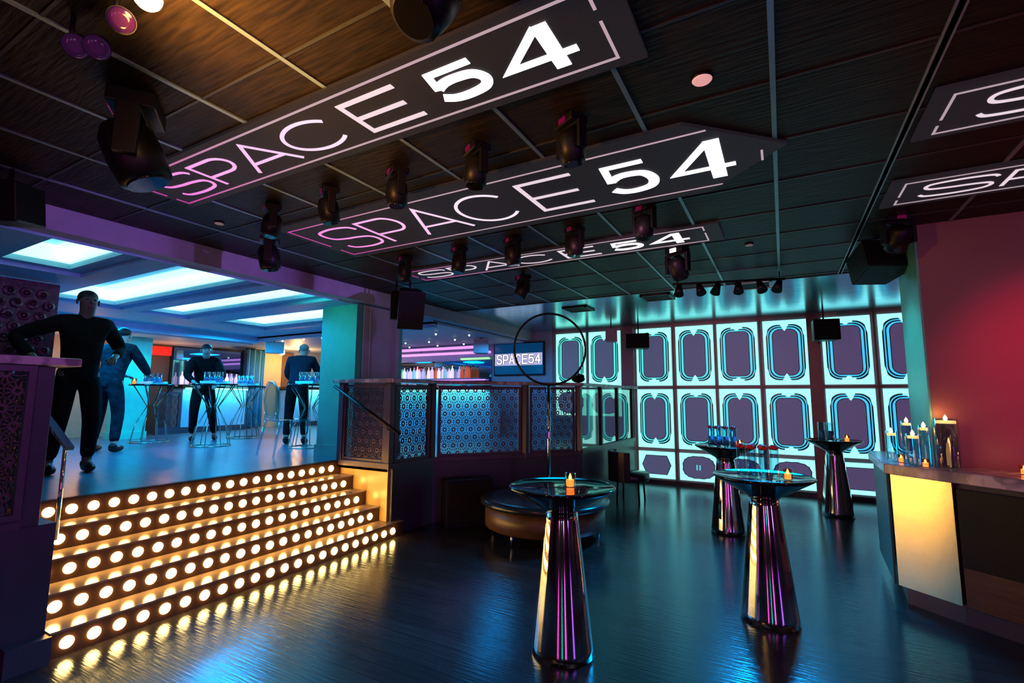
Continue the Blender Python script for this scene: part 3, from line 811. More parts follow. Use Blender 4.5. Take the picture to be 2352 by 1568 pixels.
# ------------------------------------------------------------------ stage lights
def moving_head(label, loc, s=1.0, yaw=0.0, tilt=0.0, lens='redlens', group='small hanging spotlights', ceil=CZ, name='moving_head_light'):
    """base plate on the ceiling, yoke with two arms, tilting head"""
    x, y, z = loc
    t = thing(name, label, 'spotlight', (x, y, ceil), 0, group)
    Rz = Matrix.Translation((x, y, z)) @ Matrix.Rotation(yaw, 4, 'Z')
    MB().box(-0.085 * s, -0.065 * s, 0.12 * s, 0.085 * s, 0.065 * s, 0.17 * s).xf(Rz).build('base', 'black', t, bevel=0.006)
    if z + 0.17 * s < ceil - 0.005:
        MB().cyl((x, y, z + 0.17 * s), (x, y, ceil), 0.014 * s).build('hanging_pipe', 'black', t)
    yk = MB().box(-0.10 * s, -0.03 * s, 0.10 * s, 0.10 * s, 0.03 * s, 0.12 * s)
    for sx in (-1, 1):
        yk.box(sx * 0.10 * s - 0.012 * s, -0.03 * s, -0.05 * s, sx * 0.10 * s + 0.012 * s, 0.03 * s, 0.12 * s)
    yk.xf(Rz).build('yoke', 'black', t, bevel=0.004)
    Hm = Rz @ Matrix.Rotation(tilt, 4, 'X')
    hd = MB().lathe([(0.045 * s, -0.11 * s), (0.075 * s, -0.10 * s), (0.082 * s, -0.02 * s), (0.078 * s, 0.05 * s), (0.06 * s, 0.085 * s), (0.03 * s, 0.09 * s)], seg=20)
    hd.xf(Hm); h_ = hd.build('head', 'black', t)
    MB().lathe([(0.058 * s, -0.114 * s), (0.058 * s, -0.106 * s)], seg=20).xf(Hm).build('lens', 'blackgloss', h_)
    MB().box(-0.03 * s, -0.071 * s, 0.125 * s, 0.03 * s, -0.0655 * s, 0.16 * s).xf(Rz).build('display', lens, t)
    return t


X1 = [-3.20, -2.60, -2.00, -1.42, -0.86]
for i, x in enumerate(X1):
    moving_head('small black spotlight, %s from the left in the row between the two nearest lettered screens' % WN[i], (x, 2.14, 2.80), 0.82, -0.5, R((-8, 12, 4, -6, 10)[i]), group='spotlights between the two nearest screens')
for i, x in enumerate([-3.24, -2.58, -2.01, -1.43, -0.82]):
    moving_head('small black spotlight, %s from the left, in the row before the farthest lettered screen' % WN[i], (x, 3.62 if i < 4 else 3.45, 2.80), 0.85, -0.5, R((5, -8, 10, 4, -5)[i]), group='spotlights before the farthest screen')
moving_head('large black moving head light at the left end of the nearest screen', (-2.62, 1.03, 2.70), 1.45, -0.6, R(25), group='large stage lights')
moving_head('large black moving head light at the top picture edge over the nearest screen', (-0.93, 1.12, 2.84), 1.15, -0.2, R(-30), group='large stage lights')
moving_head('tall black spotlight hanging in front of the lavender beam', (-3.78, 2.52, 2.74), 1.05, -0.7, R(10), group='large stage lights')
moving_head('black spotlight with a lit white display, right of the farthest screen', (-0.80, 4.62, 2.77), 1.05, -0.4, R(30), lens='whitelens', group='large stage lights')
moving_head('black spotlight hanging below the farthest screen, above the hoop', (-2.50, 4.75, 2.76), 0.95, -0.6, R(-30), group='large stage lights')

# hanging loudspeakers
def speaker(label, c, size, yaw, tilt=0.0, m='black', ceil=CZ, group=None, horn=True):
    t = thing('loudspeaker', label, 'loudspeaker', c, 0, group)
    a, b, d = size
    Rz = Matrix.Translation(c) @ Matrix.Rotation(yaw, 4, 'Z') @ Matrix.Rotation(tilt, 4, 'X')
    cb = MB(); v = [(-a / 2, -b / 2, -d / 2), (a / 2, -b / 2, -d / 2), (a * 0.36, b / 2, -d / 2), (-a * 0.36, b / 2, -d / 2)]
    cb.add(v + [(x, y, d / 2) for x, y, z in v], [(3, 2, 1, 0), (4, 5, 6, 7), (0, 1, 5, 4), (1, 2, 6, 5), (2, 3, 7, 6), (3, 0, 4, 7)])
    cb.xf(Rz).build('cabinet', m, t, bevel=0.012)
    MB().box(-a * 0.46, -b / 2 - 0.008, -d * 0.46, a * 0.46, -b / 2 - 0.0005, d * 0.46).xf(Rz).build('grille', 'mesh' if m == 'black' else m, t)
    MB().tube([(c[0], c[1], c[2] + d * 0.35), (c[0], c[1], ceil)], 0.012).build('bracket', 'black', t)
    return t


speaker('black loudspeaker on the glowing wall, above the third panel column', (-2.27, 8.85, 2.58), (0.42, 0.30, 0.27), R(8), group='wall loudspeakers')
speaker('black loudspeaker on the glowing wall, between the sixth and seventh panel columns', (0.60, 8.8, 2.60), (0.36, 0.30, 0.32), R(12), group='wall loudspeakers')
speaker('small violet lit loudspeaker near the second panel column', (-2.78, 8.85, 2.72), (0.22, 0.18, 0.26), R(20), m='beam')
speaker('large black loudspeaker hanging where beam and pillar meet', (-3.76, 4.30, 2.58), (0.30, 0.30, 0.44), R(50), R(20))
speaker('narrow black loudspeaker hanging left of the large one by the pillar', (-4.08, 4.42, 2.66), (0.16, 0.22, 0.34), R(50), R(5))
speaker('black loudspeaker at the upper left picture edge, against the lavender beam', (-4.10, 1.00, 2.72), (0.30, 0.30, 0.24), R(40), R(10))
speaker('black wedge loudspeaker hanging above the corner of the red wall', (0.80, 5.3, 2.77), (0.42, 0.36, 0.26), R(25), R(-15))
moving_head('black moving head light over the wedge loudspeaker at right', (0.84, 4.62, 2.80), 1.0, 0.3, R(35), group='large stage lights')
speaker('pale cyan box loudspeaker on the far lounge ceiling', (-9.3, 6.45, 2.56), (0.36, 0.26, 0.24), R(60), m='greencloth', ceil=2.72)
speaker('grey square loudspeaker over the back bar', (-5.2, 8.1, 2.55), (0.30, 0.26, 0.28), R(30), m='beam', ceil=2.72)

# bar of small heads near the glossy ceiling
lb = thing('light_bar', 'horizontal bar carrying six small black spotlights near the glowing wall', 'light fixture', (-0.4, 5.85, 2.85))
MB().cyl((-1.05, 5.7, 2.86), (0.08, 6.0, 2.86), 0.014).build('bar', 'black', lb)
for i in range(6):
    p = Vector((-0.98, 5.72, 2.86)).lerp(Vector((0.03, 5.99, 2.86)), i / 5)
    d = Vector((0.35 * sin(i * 2.1), -0.5, -1)).normalized()
    hm = MB().cyl(p + Vector((0, 0, -0.02)), p + Vector((0, 0, -0.02)) + d * 0.13, 0.028, 0.055)
    hh_ = hm.build('lamp_head', 'black', lb)
for x, y in ((-1.0, 5.72), (0.03, 5.985)):
    MB().cyl((x, y, 2.86), (x, y, CZ), 0.008).build('hanger', 'black', lb)

# violet lenses and the warm lamp in the upper left corner
def par(label, pts, grp):
    t = thing('par_light', label, 'spotlight', (pts[0][0], pts[0][1], CZ), 0, grp)
    for p in pts:
        ax = Vector((0.75, -0.35, -0.6)).normalized(); c = Vector(p)
        hs = MB().lathe([(0.02, -0.12), (0.036, -0.08), (0.042, 0.0)], c, 20, True, ax).build('housing', 'black', t)
        MB().lathe([(0.040, 0.0), (0.036, 0.008), (0.02, 0.014)], c, 20, True, ax).build('lens', 'lens', hs)
    MB().cyl((pts[0][0] - 0.05, pts[0][1], pts[0][2] + 0.03), (pts[0][0] - 0.05, pts[0][1], CZ), 0.008).build('stem', 'black', t)


par('twin spotlight with violet lenses near the upper left corner', [(-2.17, 0.65, 2.81), (-2.11, 0.69, 2.81)], 'violet spotlights')
par('single spotlight with a violet lens beside the warm lamp', [(-1.88, 0.67, 2.81)], 'violet spotlights')
t = thing('warm_lamp', 'bright warm ceiling lamp at the top left picture edge', 'lamp', (-1.76, 0.66, CZ))
MB().ball((-1.76, 0.69, 2.86), 0.042).build('bulb', 'warmlamp', t)
MB().cyl((-1.76, 0.69, 2.90), (-1.76, 0.69, CZ), 0.03).build('socket', 'black', t)

# discs and vents on the ceiling
def disc(label, x, y, r, m, cat='ceiling fitting'):
    t = thing('ceiling_disc', label, cat, (x, y, CZ), 0)
    MB().lathe([(r * 1.1, 0), (r * 1.1, -0.008), (r, -0.010)], (x, y, CZ), 24).build('trim_ring', 'black', t)
    MB().lathe([(r, -0.0105), (r * 0.9, -0.016)], (x, y, CZ), 24).build('face', m, t)


disc('round pink disc on the dark ceiling tiles, upper right', -0.24, 2.13, 0.042, 'pinkdisc')
disc('small pale round fitting on the ceiling between bar spotlight and grid', -0.20, 4.78, 0.035, 'white')
disc('small pale round fitting on the ceiling above the lavender beam', -3.91, 2.16, 0.035, 'white')
for i, (x, y, lb_) in enumerate(((-1.45, 6.75, 'dark square air vent in the glossy ceiling, middle'), (-0.25, 6.55, 'pale framed air vent in the glossy ceiling behind the bar of spotlights'), (-2.75, 7.1, 'dark air vent in the glossy ceiling above the hoop'))):
    t = thing('ceiling_vent', lb_, 'air vent', (x, y, CZ), 0, 'air vents in the glossy ceiling')
    fmv = MB(); s_ = 0.20
    for (a, b, c, d) in ((-s_, -s_, s_, -s_ + .03), (-s_, s_ - .03, s_, s_), (-s_, -s_, -s_ + .03, s_), (s_ - .03, -s_, s_, s_)):
        fmv.box(x + a, y + b, CZ - 0.025, x + c, y + d, CZ)
    fmv.build('frame', 'white' if i == 1 else 'black', t)
    sl = MB()
    for k in range(7): sl.box(x - s_ + .03, y - s_ + 0.05 + k * 0.05, CZ - 0.02, x + s_ - .03, y - s_ + 0.065 + k * 0.05, CZ - 0.004)
    sl.build('slats', 'black', t)


# ------------------------------------------------------------------ mirror cone tables
def cone_table(label, x, y, s=1.0):
    t = thing('cocktail_table', label, 'table', (x, y, 0), 0, 'mirror cone cocktail tables')
    MB().lathe([((0.192 - 0.094 * k / 16) * s, 0.845 * k / 16) for k in range(17)], (x, y, 0), 96).build('cone_base', 'cone', t)
    bw = MB().lathe([(0.095 * s, 0.835), (0.12 * s, 0.86), (0.20 * s, 0.905), (0.315 * s, 0.972), (0.336 * s, 0.985), (0.338 * s, 0.995), (0.332 * s, 1.0), (0.325 * s, 0.996), (0.22 * s, 0.982), (0.01, 0.980)], (x, y, 0), 64)
    bw.build('dished_top', 'blackgloss', t)
    return t


def votive(label, x, y, z, s=1.0, grp='votive candles'):
    t = thing('votive_candle', label, 'candle', (x, y, z), 0, grp)
    MB().lathe([(0.024 * s, 0), (0.029 * s, 0.004), (0.031 * s, 0.078 * s), (0.027 * s, 0.078 * s), (0.025 * s, 0.012)], (x, y, z), 20).build('glass_cup', 'amber', t)
    MB().lathe([(0.022 * s, 0.0), (0.022 * s, 0.036 * s)], (x, y, z + 0.006), 16).build('wax', 'wax', t)
    MB().lathe([(0.002, 0), (0.009 * s, 0.012 * s), (0.007 * s, 0.024 * s), (0.001, 0.038 * s)], (x, y, z + 0.037 * s), 12).build('flame', 'flame', t)
    return t


def vase(label, x, y, z, r, hgt, fill=None, top=None, grp='glass cylinders'):
    t = thing('glass_cylinder', label, 'glass', (x, y, z), 0, grp)
    MB().lathe([(r * 0.96, 0), (r, 0.005), (r, hgt), (r - 0.004, hgt), (r - 0.004, 0.012), (0.001, 0.012)], (x, y, z), 24).build('vessel', 'water', t)
    if fill: MB().lathe([(r - 0.006, 0.014), (r - 0.006, hgt * 0.55)], (x, y, z), 16).build('filling', fill, t)
    if top == 'candle':
        MB().lathe([(r - 0.012, hgt - 0.035), (r - 0.012, hgt - 0.015)], (x, y, z), 16).build('floating_candle', 'wax', t)
        MB().lathe([(0.002, 0), (0.014, 0.012), (0.010, 0.028), (0.001, 0.045)], (x, y, z + hgt - 0.016), 12).build('flame', 'flame', t)
    elif top:
        tm = MB()
        for k in range(7):
            a = k * 0.9; q = 0.5 * r if k else 0
            tm.ball((x + q * cos(a), y + q * sin(a), z + hgt + 0.004 + 0.006 * (k % 3)), 0.021, 0.021, 0.014, 8, 6)
        tm.build('petals', top, t)
    return t


cone_table('nearest mirror cone cocktail table, standing alone in front of the ottoman', -1.27, 2.95)
cone_table('mirror cone cocktail table in the middle, with red topped glass cylinders', -0.16, 4.08, 1.0)
cone_table('mirror cone cocktail table standing behind the middle one', -0.64, 6.40, 1.0)
cone_table('farthest mirror cone cocktail table, near the bar at right', 0.57, 8.05, 1.0)
votive('glowing votive candle on the nearest cone table', -1.24, 3.02, 0.981, 1.15)
for i, (dx, dy) in enumerate(((-0.11, 0.0), (-0.04, -0.055), (-0.035, 0.045), (0.035, -0.01), (0.11, -0.02), (0.045, -0.09))):
    vase('red topped glass cylinder, one of the cluster on the middle cone table', -0.19 + dx, 4.10 + dy, 0.984, 0.031, 0.21, None, 'petal', 'red topped cylinders on the middle table')
votive('votive candle beside the red topped cylinders on the middle cone table', 0.0, 4.06, 0.984, 1.0)
for i, (dx, dy) in enumerate(((-0.13, 0.0), (-0.055, -0.06), (-0.04, 0.05), (0.035, -0.01), (0.12, -0.03))):
    vase('blue glass cylinder with dark red top on the cone table behind the middle one', -0.66 + dx, 6.40 + dy, 0.983, 0.038, 0.22, 'bluefill', 'darkred', 'dark red topped cylinders on the back table')
votive('votive candle on the cone table behind the middle one', -0.47, 6.36, 0.984, 1.1)
for i, (dx, dy) in enumerate(((-0.10, 0.0), (0.0, -0.03))):
    vase('slim blue glass cylinder, one of the pair on the farthest cone table', 0.54 + dx, 8.05 + dy, 0.983, 0.045, 0.25, 'bluefill', None, 'slim cylinders on the farthest table')
votive('votive candle on the farthest cone table', 0.72, 7.98, 0.984, 1.2)

# ------------------------------------------------------------------ right bar counter
bc = thing('bar_counter', 'faceted bar counter with brass corner panel and marble top at right', 'bar counter', (1.3, 5.0, 0))
Ab, Bb, Cb = Vector((0.69, 4.86)), Vector((1.02, 4.58)), Vector((1.95, 3.86))
MB().prism([(0.83, 5.85), (0.76, 4.92), (1.04, 4.67), (2.0, 3.93), (3.0, 3.93), (3.0, 4.86), (1.0, 4.86), (0.97, 5.85)], 0.0, 0.13).build('plinth', 'navy', bc)
MB().prism([(0.80, 5.9), (0.745, 4.90), (1.04, 4.64), (2.0, 3.90), (3.0, 3.90), (3.0, 4.86), (0.985, 4.86), (0.975, 5.9)], 0.13, 0.975).build('body', 'navy', bc)
MB().obox(Ab + Vector((0.022, 0.022)), Bb + Vector((-0.002, 0.035)), 0.02, 0.14, 0.972).build('brass_panel', 'gold', bc)
MB().obox(Bb + Vector((0.02, 0.03)), Cb + Vector((0.02, 0.03)), 0.02, 0.14, 0.40).build('kick_panel', 'wood', bc)
MB().obox(Bb + Vector((0.02, 0.03)), Cb + Vector((0.02, 0.03)), 0.03, 0.40, 0.93).build('front_panel', 'black', bc)
MB().obox((0.745, 5.88), (0.70, 4.90), 0.015, 0.14, 0.97, -0.01).build('side_panel', 'darkteal', bc)
MB().prism([(0.70, 5.95), (0.665, 4.85), (1.01, 4.555), (1.97, 3.82), (3.0, 3.82), (3.0, 4.875), (0.98, 4.875), (0.975, 5.95)], 0.975, 1.055).build('marble_top', 'marble', bc, bevel=0.006)
for (x, y, r, hgt, lab) in ((0.76, 5.06, 0.042, 0.24, 'glass cylinder with floating candle, leftmost on the marble bar'),
                            (0.845, 4.94, 0.040, 0.33, 'tallest thin glass cylinder with floating candle on the marble bar'),
                            (0.85, 4.785, 0.047, 0.24, 'front glass cylinder with floating candle on the marble bar'),
                            (0.935, 4.865, 0.038, 0.30, 'glass cylinder with floating candle between the front one and the wide one'),
                            ):
    vase(lab, x, y, 1.056, r, hgt, None, 'candle', 'floating candle cylinders on the marble bar')
vase('widest glass cylinder glowing amber at the rim, against the red wall', 1.045, 4.76, 1.056, 0.072, 0.36, None, 'candle')
MB().lathe([(0.066, 0.27), (0.070, 0.345)], (1.03, 4.76, 1.056), 24)
for (x, y, lab) in ((0.80, 4.98, 'votive candle at the foot of the leftmost glass cylinder on the marble bar'), (0.90, 4.72, 'votive candle at the foot of the front glass cylinder on the marble bar'), (1.40, 4.62, 'votive candle alone by the red wall, near the right picture edge')):
    votive(lab, x, y, 1.056, 0.8)
lamp('POINT', (1.03, 4.80, 1.45), (0, 0, 0), 0.5, (1.0, 0.45, 0.12), 0.03)
lamp('POINT', (1.40, 4.66, 1.16), (0, 0, 0), 0.35, (1.0, 0.35, 0.10), 0.02)

# ------------------------------------------------------------------ round ottoman stage, pole and hoop
ot = thing('round_ottoman', 'low round dark ottoman with a walnut side behind the nearest cone table', 'ottoman', (-2.45, 5.2, 0))
MB().lathe([(0.60, 0.36), (0.72, 0.37), (0.735, 0.40), (0.72, 0.43), (0.6, 0.435), (0.01, 0.435)], (-2.45, 5.2, 0), 48).build('cushion', 'leather', ot)
MB().lathe([(0.66, 0.13), (0.68, 0.14), (0.68, 0.36), (0.64, 0.36)], (-2.45, 5.2, 0), 48).build('side', 'wood', ot)
for k in range(6):
    a = k * pi / 3 + 0.35
    MB().cyl((-2.45 + 0.6 * cos(a), 5.2 + 0.6 * sin(a), 0), (-2.45 + 0.6 * cos(a), 5.2 + 0.6 * sin(a), 0.15), 0.012).build('leg', 'chrome', ot)
hs = thing('hoop_stand', 'large black hoop standing on an iridescent steel pole', 'hoop', (-2.42, 5.25, 0.43))
MB().lathe([(0.10, 0), (0.10, 0.012), (0.03, 0.018), (0.03, 0.03)], (-2.42, 5.25, 0.436), 24).build('foot', 'chrome', hs)
MB().cyl((-2.42, 5.25, 0.45), (-2.42, 5.25, 1.70), 0.021).build('pole', 'chrome', hs)
hc = Vector((-2.40, 5.25, 2.13)); rd = Vector((cos(YAW + 0.05), sin(YAW + 0.05), 0))
MB().tube([hc + rd * 0.425 * cos(2 * pi * k / 64) + Vector((0, 0, 0.425 * sin(2 * pi * k / 64))) for k in range(64)], 0.013, 10, True).build('hoop', 'black', hs)
tb_ = MB(); tb_.ball((-2.58, 6.62, 1.822), 0.10, 0.08, 0.055, 16, 8); tb_.ball((-2.53, 6.58, 1.86), 0.06, 0.05, 0.03, 12, 8)
bg = thing('bag', 'small black bag lying on the marble railing top beside the hoop', 'bag', (-2.58, 6.62, 1.766))
tb_.build('body', 'cloth', bg)
MB().tube([(-2.63, 6.62, 1.86), (-2.60, 6.62, 1.90), (-2.55, 6.62, 1.89), (-2.52, 6.62, 1.86)], 0.006).build('handle', 'cloth', bg)
sb = thing('subwoofer', 'black box loudspeaker on the floor below the lattice railing', 'loudspeaker', (-3.4, 5.2, 0))
MB().obox((-3.80, 5.02), (-3.42, 5.48), 0.24, 0.0, 0.56, -0.17).build('cabinet', 'black', sb, bevel=0.01)
MB().obox((-3.78, 5.04), (-3.44, 5.46), 0.012, 0.03, 0.53, -0.297).build('grille', 'mesh', sb)
ch = thing('lounge_chair', 'dark curved back chair turned to the glass railing near the glowing wall', 'chair', (-2.2, 7.6, 0))
cm = MB(); 
for k in range(9):
    a = R(150 + 15 * k)
    a2 = R(150 + 15 * (k + 1))
    for (r1, r2) in ((0.30, 0.34),):
        v = [(-2.12 + r * cos(t), 7.6 + r * sin(t), z) for z in (0.30, 0.74) for (r, t) in ((r1, a), (r1, a2), (r2, a2), (r2, a))]
        cm.add(v, [(3, 2, 1, 0), (4, 5, 6, 7), (0, 1, 5, 4), (1, 2, 6, 5), (2, 3, 7, 6), (3, 0, 4, 7)])
cm.build('backrest', 'leather', ch)
MB().lathe([(0.27, 0.30), (0.29, 0.33), (0.28, 0.42), (0.01, 0.44)], (-2.12, 7.6, 0), 24).build('seat', 'leather', ch)
for k in range(4):
    a = pi / 4 + k * pi / 2
    MB().cyl((-2.12 + 0.24 * cos(a), 7.6 + 0.24 * sin(a), 0), (-2.12 + 0.22 * cos(a), 7.6 + 0.22 * sin(a), 0.31), 0.014).build('leg', 'black', ch)

# ------------------------------------------------------------------ television
tv = thing('television', 'wall television showing a white band with block letters', 'television', (-4.98, 9.25, 2.05))
MB().box(-5.60, 9.24, 2.02, -4.36, 9.295, 2.74).build('casing', 'black', tv, bevel=0.008)
MB().box(-5.57, 9.235, 2.05, -4.39, 9.241, 2.71).build('picture', 'tvblue', tv)
bd = MB().box(-5.56, 9.230, 2.24, -4.40, 9.236, 2.50).build('white_band', 'tvband', tv)
for m, wd, yy in (('tvoutline', 0.085, 9.2295), ('tvletter', 0.05, 9.227)):
    mb = MB()
    cells = [(c, i) for i, c in enumerate('SPACE54')]
    for c, i in cells:
        ux0 = -5.50 + i * 0.157; ux1 = ux0 + 0.115
        for pl in GL[c]:
            pts = [(ux0 + p[0] * (ux1 - ux0), 2.47 - p[1] * 0.19) for p in pl]
            stroke(mb, pts, wd * 0.62, lambda u, v, hgt, y_=yy: (u, y_ - hgt, v), 0.002)
    mb.build('lettering', m, bd)

# ------------------------------------------------------------------ back bar
bb = thing('back_bar', 'mirrored back bar with shelf against the far wall', 'back bar', (-7.2, 9.2, DZ))
MB().box(-9.6, 9.28, 1.75, -5.68, 9.296, 2.39).build('mirror', 'mirror', bb)
MB().box(-9.6, 9.0, 1.955, -5.80, 9.28, 1.975).build('shelf', 'bluewall', bb)
MB().box(-9.6, 9.20, 1.93, -5.80, 9.22, 1.953).build('shelf_light', 'pinkled', bb)
MB().box(-9.6, 8.95, DZ, -5.70, 9.28, 1.62).build('cabinet', 'bluewall', bb)
xb = -8.15; k = 0
while xb < -6.05:
    m = BOTTLES[(0, 2, 1, 0, 3, 2, 0, 1, 2, 0, 4, 2, 0, 3)[k % 14]]
    if xb > -6.40: m = BOTTLES[4]
    if k == 0: m = BOTTLES[5]
    hgt = 0.24 + 0.08 * random.random(); r = 0.034 + 0.01 * random.random()
    red = m is BOTTLES[4]
    y_ = 9.10 + 0.06 * random.random()
    t = thing('liquor_bottle', 'amber red bottle standing in the row on the back bar shelf' if red else ('green bottle at the left end of the back bar shelf' if k == 0 else 'pale backlit bottle standing in the row on the back bar shelf'), 'bottle', (xb, y_, 1.976), 0,
              'amber bottles on the back bar shelf' if red else 'bottles on the back bar shelf')
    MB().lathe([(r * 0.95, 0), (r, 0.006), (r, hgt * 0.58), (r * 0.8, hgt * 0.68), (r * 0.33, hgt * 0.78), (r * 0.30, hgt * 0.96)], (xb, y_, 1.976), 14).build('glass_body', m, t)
    MB().lathe([(r * 0.38, hgt * 0.96), (r * 0.38, hgt * 1.04)], (xb, y_, 1.976), 10).build('cap', 'black', t)
    xb += 0.088 + 0.012 * random.random() + (0.10 if k in (7, 15, 19) else 0); k += 1

bf = thing('bar_counter', 'bar counter with a cyan glowing front seen through the lattice railing', 'bar counter', (-6.4, 8.2, DZ))
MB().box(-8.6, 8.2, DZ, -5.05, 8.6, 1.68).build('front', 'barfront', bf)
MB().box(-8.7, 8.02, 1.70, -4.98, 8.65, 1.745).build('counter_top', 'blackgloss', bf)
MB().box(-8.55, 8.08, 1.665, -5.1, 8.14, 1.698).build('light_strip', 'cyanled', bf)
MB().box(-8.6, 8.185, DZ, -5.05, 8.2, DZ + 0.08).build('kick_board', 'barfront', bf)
lamp('AREA', (-6.8, 8.10, 1.66), (-6.8, 8.17, 1.0), 14, (0.1, 0.85, 1.0), 3.4, size_y=0.05)

for i, (y_, z_, m, lab) in enumerate(((8.9, 2.63, 'pinkled', 'pink glowing strip for a mirror reflection over the back bar, nearer of the pair'), (9.12, 2.53, 'pinkled', 'pink glowing strip for a mirror reflection over the back bar, farther of the pair'))):
    t = thing('light_strip', lab, 'light strip', (-7, y_, z_), 0, 'pink mirror reflections over the back bar')  # strips reflected in the bar mirror, built as glowing bars
    MB().box(-10.5, y_, z_, -5.66, y_ + 0.10, z_ + 0.05).build('diffuser', m, t)
    MB().box(-10.5, y_ - 0.01, z_ + 0.05, -5.66, y_ + 0.11, z_ + 0.065).build('channel', 'bluewall', t)
    for x in (-9.5, -7.6, -5.9): MB().cyl((x, y_ + 0.05, z_ + 0.065), (x, y_ + 0.05, 2.72), 0.006).build('hanger', 'black', t)
t = thing('light_strip', 'short lime green glowing strip for a mirror reflection above the bottles', 'light strip', (-6.0, 9.2, 2.42))  # lime reflection in the mirror, built as a glowing bar
MB().box(-6.45, 9.17, 2.40, -5.70, 9.25, 2.44).build('diffuser', 'limeglow', t)
MB().box(-6.45, 9.16, 2.44, -5.70, 9.297, 2.455).build('channel', 'bluewall', t)
for i, (x, y) in enumerate(((-8.9, 6.35), (-8.25, 6.35), (-7.72, 6.35), (-5.4, 6.9), (-4.95, 7.3), (-5.6, 7.76), (-6.3, 7.83), (-6.9, 7.8), (-7.4, 8.5), (-6.6, 8.5), (-5.9, 8.5), (-8.1, 8.5))):
    t = thing('string_bulb', 'tiny pale round bulb hanging under the lounge ceiling by the bar', 'light bulb', (x, y, 2.72), 0, 'tiny bulbs under the lounge ceiling')
    MB().ball((x, y, 2.672), 0.018, seg=10, rings=8).build('globe', 'dot', t)
    MB().cyl((x, y, 2.688), (x, y, 2.72), 0.006, seg=8).build('socket', 'black', t)

# ------------------------------------------------------------------ far end of the lounge
fc = thing('pillar', 'slender mint lit pillar at the far left of the lounge', 'pillar', (-10.2, 4.33, DZ))
MB().box(-10.45, 4.10, DZ, -10.15, 4.58, 2.60).build('shaft', 'mint', fc)
MB().box(-10.47, 4.08, DZ, -10.13, 4.60, DZ + 0.12).build('plinth', 'mint', fc)
struct(MB().box(-11.3, 0.2, DZ, -11.24, 4.85, 2.6).build('wall_tan', 'tan'))
struct(MB().box(-11.3, 4.85, DZ, -11.25, 5.42, 2.6).build('wall_brown', 'brown'))
t = thing('backlit_box', 'red glowing box high on the brown wall beside the far mint pillar', 'light box', (-11.2, 5.2, 2.4))
MB().box(-11.25, 4.98, 2.38, -11.16, 5.40, 2.56).build('face', 'red', t)
MB().box(-11.25, 4.95, 2.56, -11.15, 5.41, 2.6).build('hood', 'brown', t)
t = thing('wall_lamp', 'golden globe lamp just right of the far mint pillar', 'lamp', (-11.2, 4.9, 2.2))
MB().ball((-11.12, 4.93, 2.22), 0.09, 0.06, 0.13).build('globe', 'goldlamp', t)
MB().box(-11.25, 4.90, 2.19, -11.19, 4.96, 2.25).build('bracket', 'brown', t)
mr = thing('bar_mirror', 'wide dark framed mirror on the far lounge wall', 'mirror', (-11.2, 6.2, 1.8))
MB().box(-11.27, 5.47, 1.78, -11.235, 6.95, 2.58).build('glass', 'mirror', mr)
fm = MB()
for b in ((5.42, 1.73, 7.0, 1.78), (5.42, 2.58, 7.0, 2.63), (5.42, 1.78, 5.47, 2.58), (6.95, 1.78, 7.0, 2.58)): fm.box(-11.28, b[0], b[1], -11.21, b[2], b[3])
fm.build('frame', 'black', mr)
cu = thing('curtain', 'teal pleated curtain right of the far mirror', 'curtain', (-11.1, 7.2, DZ))
cm = MB()
for k in range(26):
    y0 = 7.02 + k * 0.017; y1 = y0 + 0.017
    xa = -11.12 + 0.05 * sin(k * 0.75); xb_ = -11.12 + 0.05 * sin((k + 1) * 0.75)
    cm.add([(xa, y0, DZ + 0.02), (xb_, y1, DZ + 0.02), (xb_, y1, 2.66), (xa, y0, 2.66)], [(0, 1, 2, 3)], True)
cm.build('drape', 'curtain', cu, solid=0.012)
MB().cyl((-11.12, 6.98, 2.67), (-11.12, 7.50, 2.67), 0.015).build('rod', 'black', cu)
struct(MB().box(-11.3, 7.50, DZ, -11.22, 8.02, 2.66).build('door_1', 'tan'))
struct(MB().box(-11.3, 8.02, DZ, -11.20, 8.35, 2.66).build('trim_10', 'brown'))
MB().box(-11.22, 7.55, 1.75, -11.17, 7.60, 1.79).build('door_handle', 'black', bpy.data.objects['door_1'])
t = thing('downlight', 'bright warm round light over the tan doorway', 'lamp', (-10.5, 7.49, 2.6))
MB().ball((-10.5, 7.49, 2.60), 0.07).build('globe', 'warmlamp', t)
MB().cyl((-10.5, 7.49, 2.65), (-10.5, 7.49, 2.72), 0.03).build('socket', 'black', t)

# far bars with lit fronts
for i, (y0, y1, lab) in enumerate(((5.5, 6.85, 'far bar counter with a cyan lit front under the mirror'), (8.0, 9.0, 'far bar counter with dark top right of the tan doorway'))):
    t = thing('bar_counter', lab, 'bar counter', (-10.8, (y0 + y1) / 2, DZ), 0)
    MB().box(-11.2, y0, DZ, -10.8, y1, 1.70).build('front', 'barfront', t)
    MB().box(-11.2, y0 - 0.1, 1.72, -10.62, y1 + 0.1, 1.78).build('counter_top', 'blackgloss', t)
    MB().box(-10.76, y0 + 0.02, 1.68, -10.70, y1 - 0.02, 1.718).build('light_strip', 'cyanled', t)
    MB().box(-10.8, y0, DZ, -10.78, y1, DZ + 0.12).build('kick_board', 'navy', t)
    lamp('AREA', (-10.72, (y0 + y1) / 2, 1.67), (-10.79, (y0 + y1) / 2, 1.0), 8, (0.1, 0.85, 1.0), y1 - y0, size_y=0.04)
for i, (y, m) in enumerate(((8.05, 0), (8.13, 2), (8.22, 1))):
    votive('candle glass glowing on the dark topped far bar', -10.75, y, 1.781, 1.3, 'candles on the dark topped far bar')
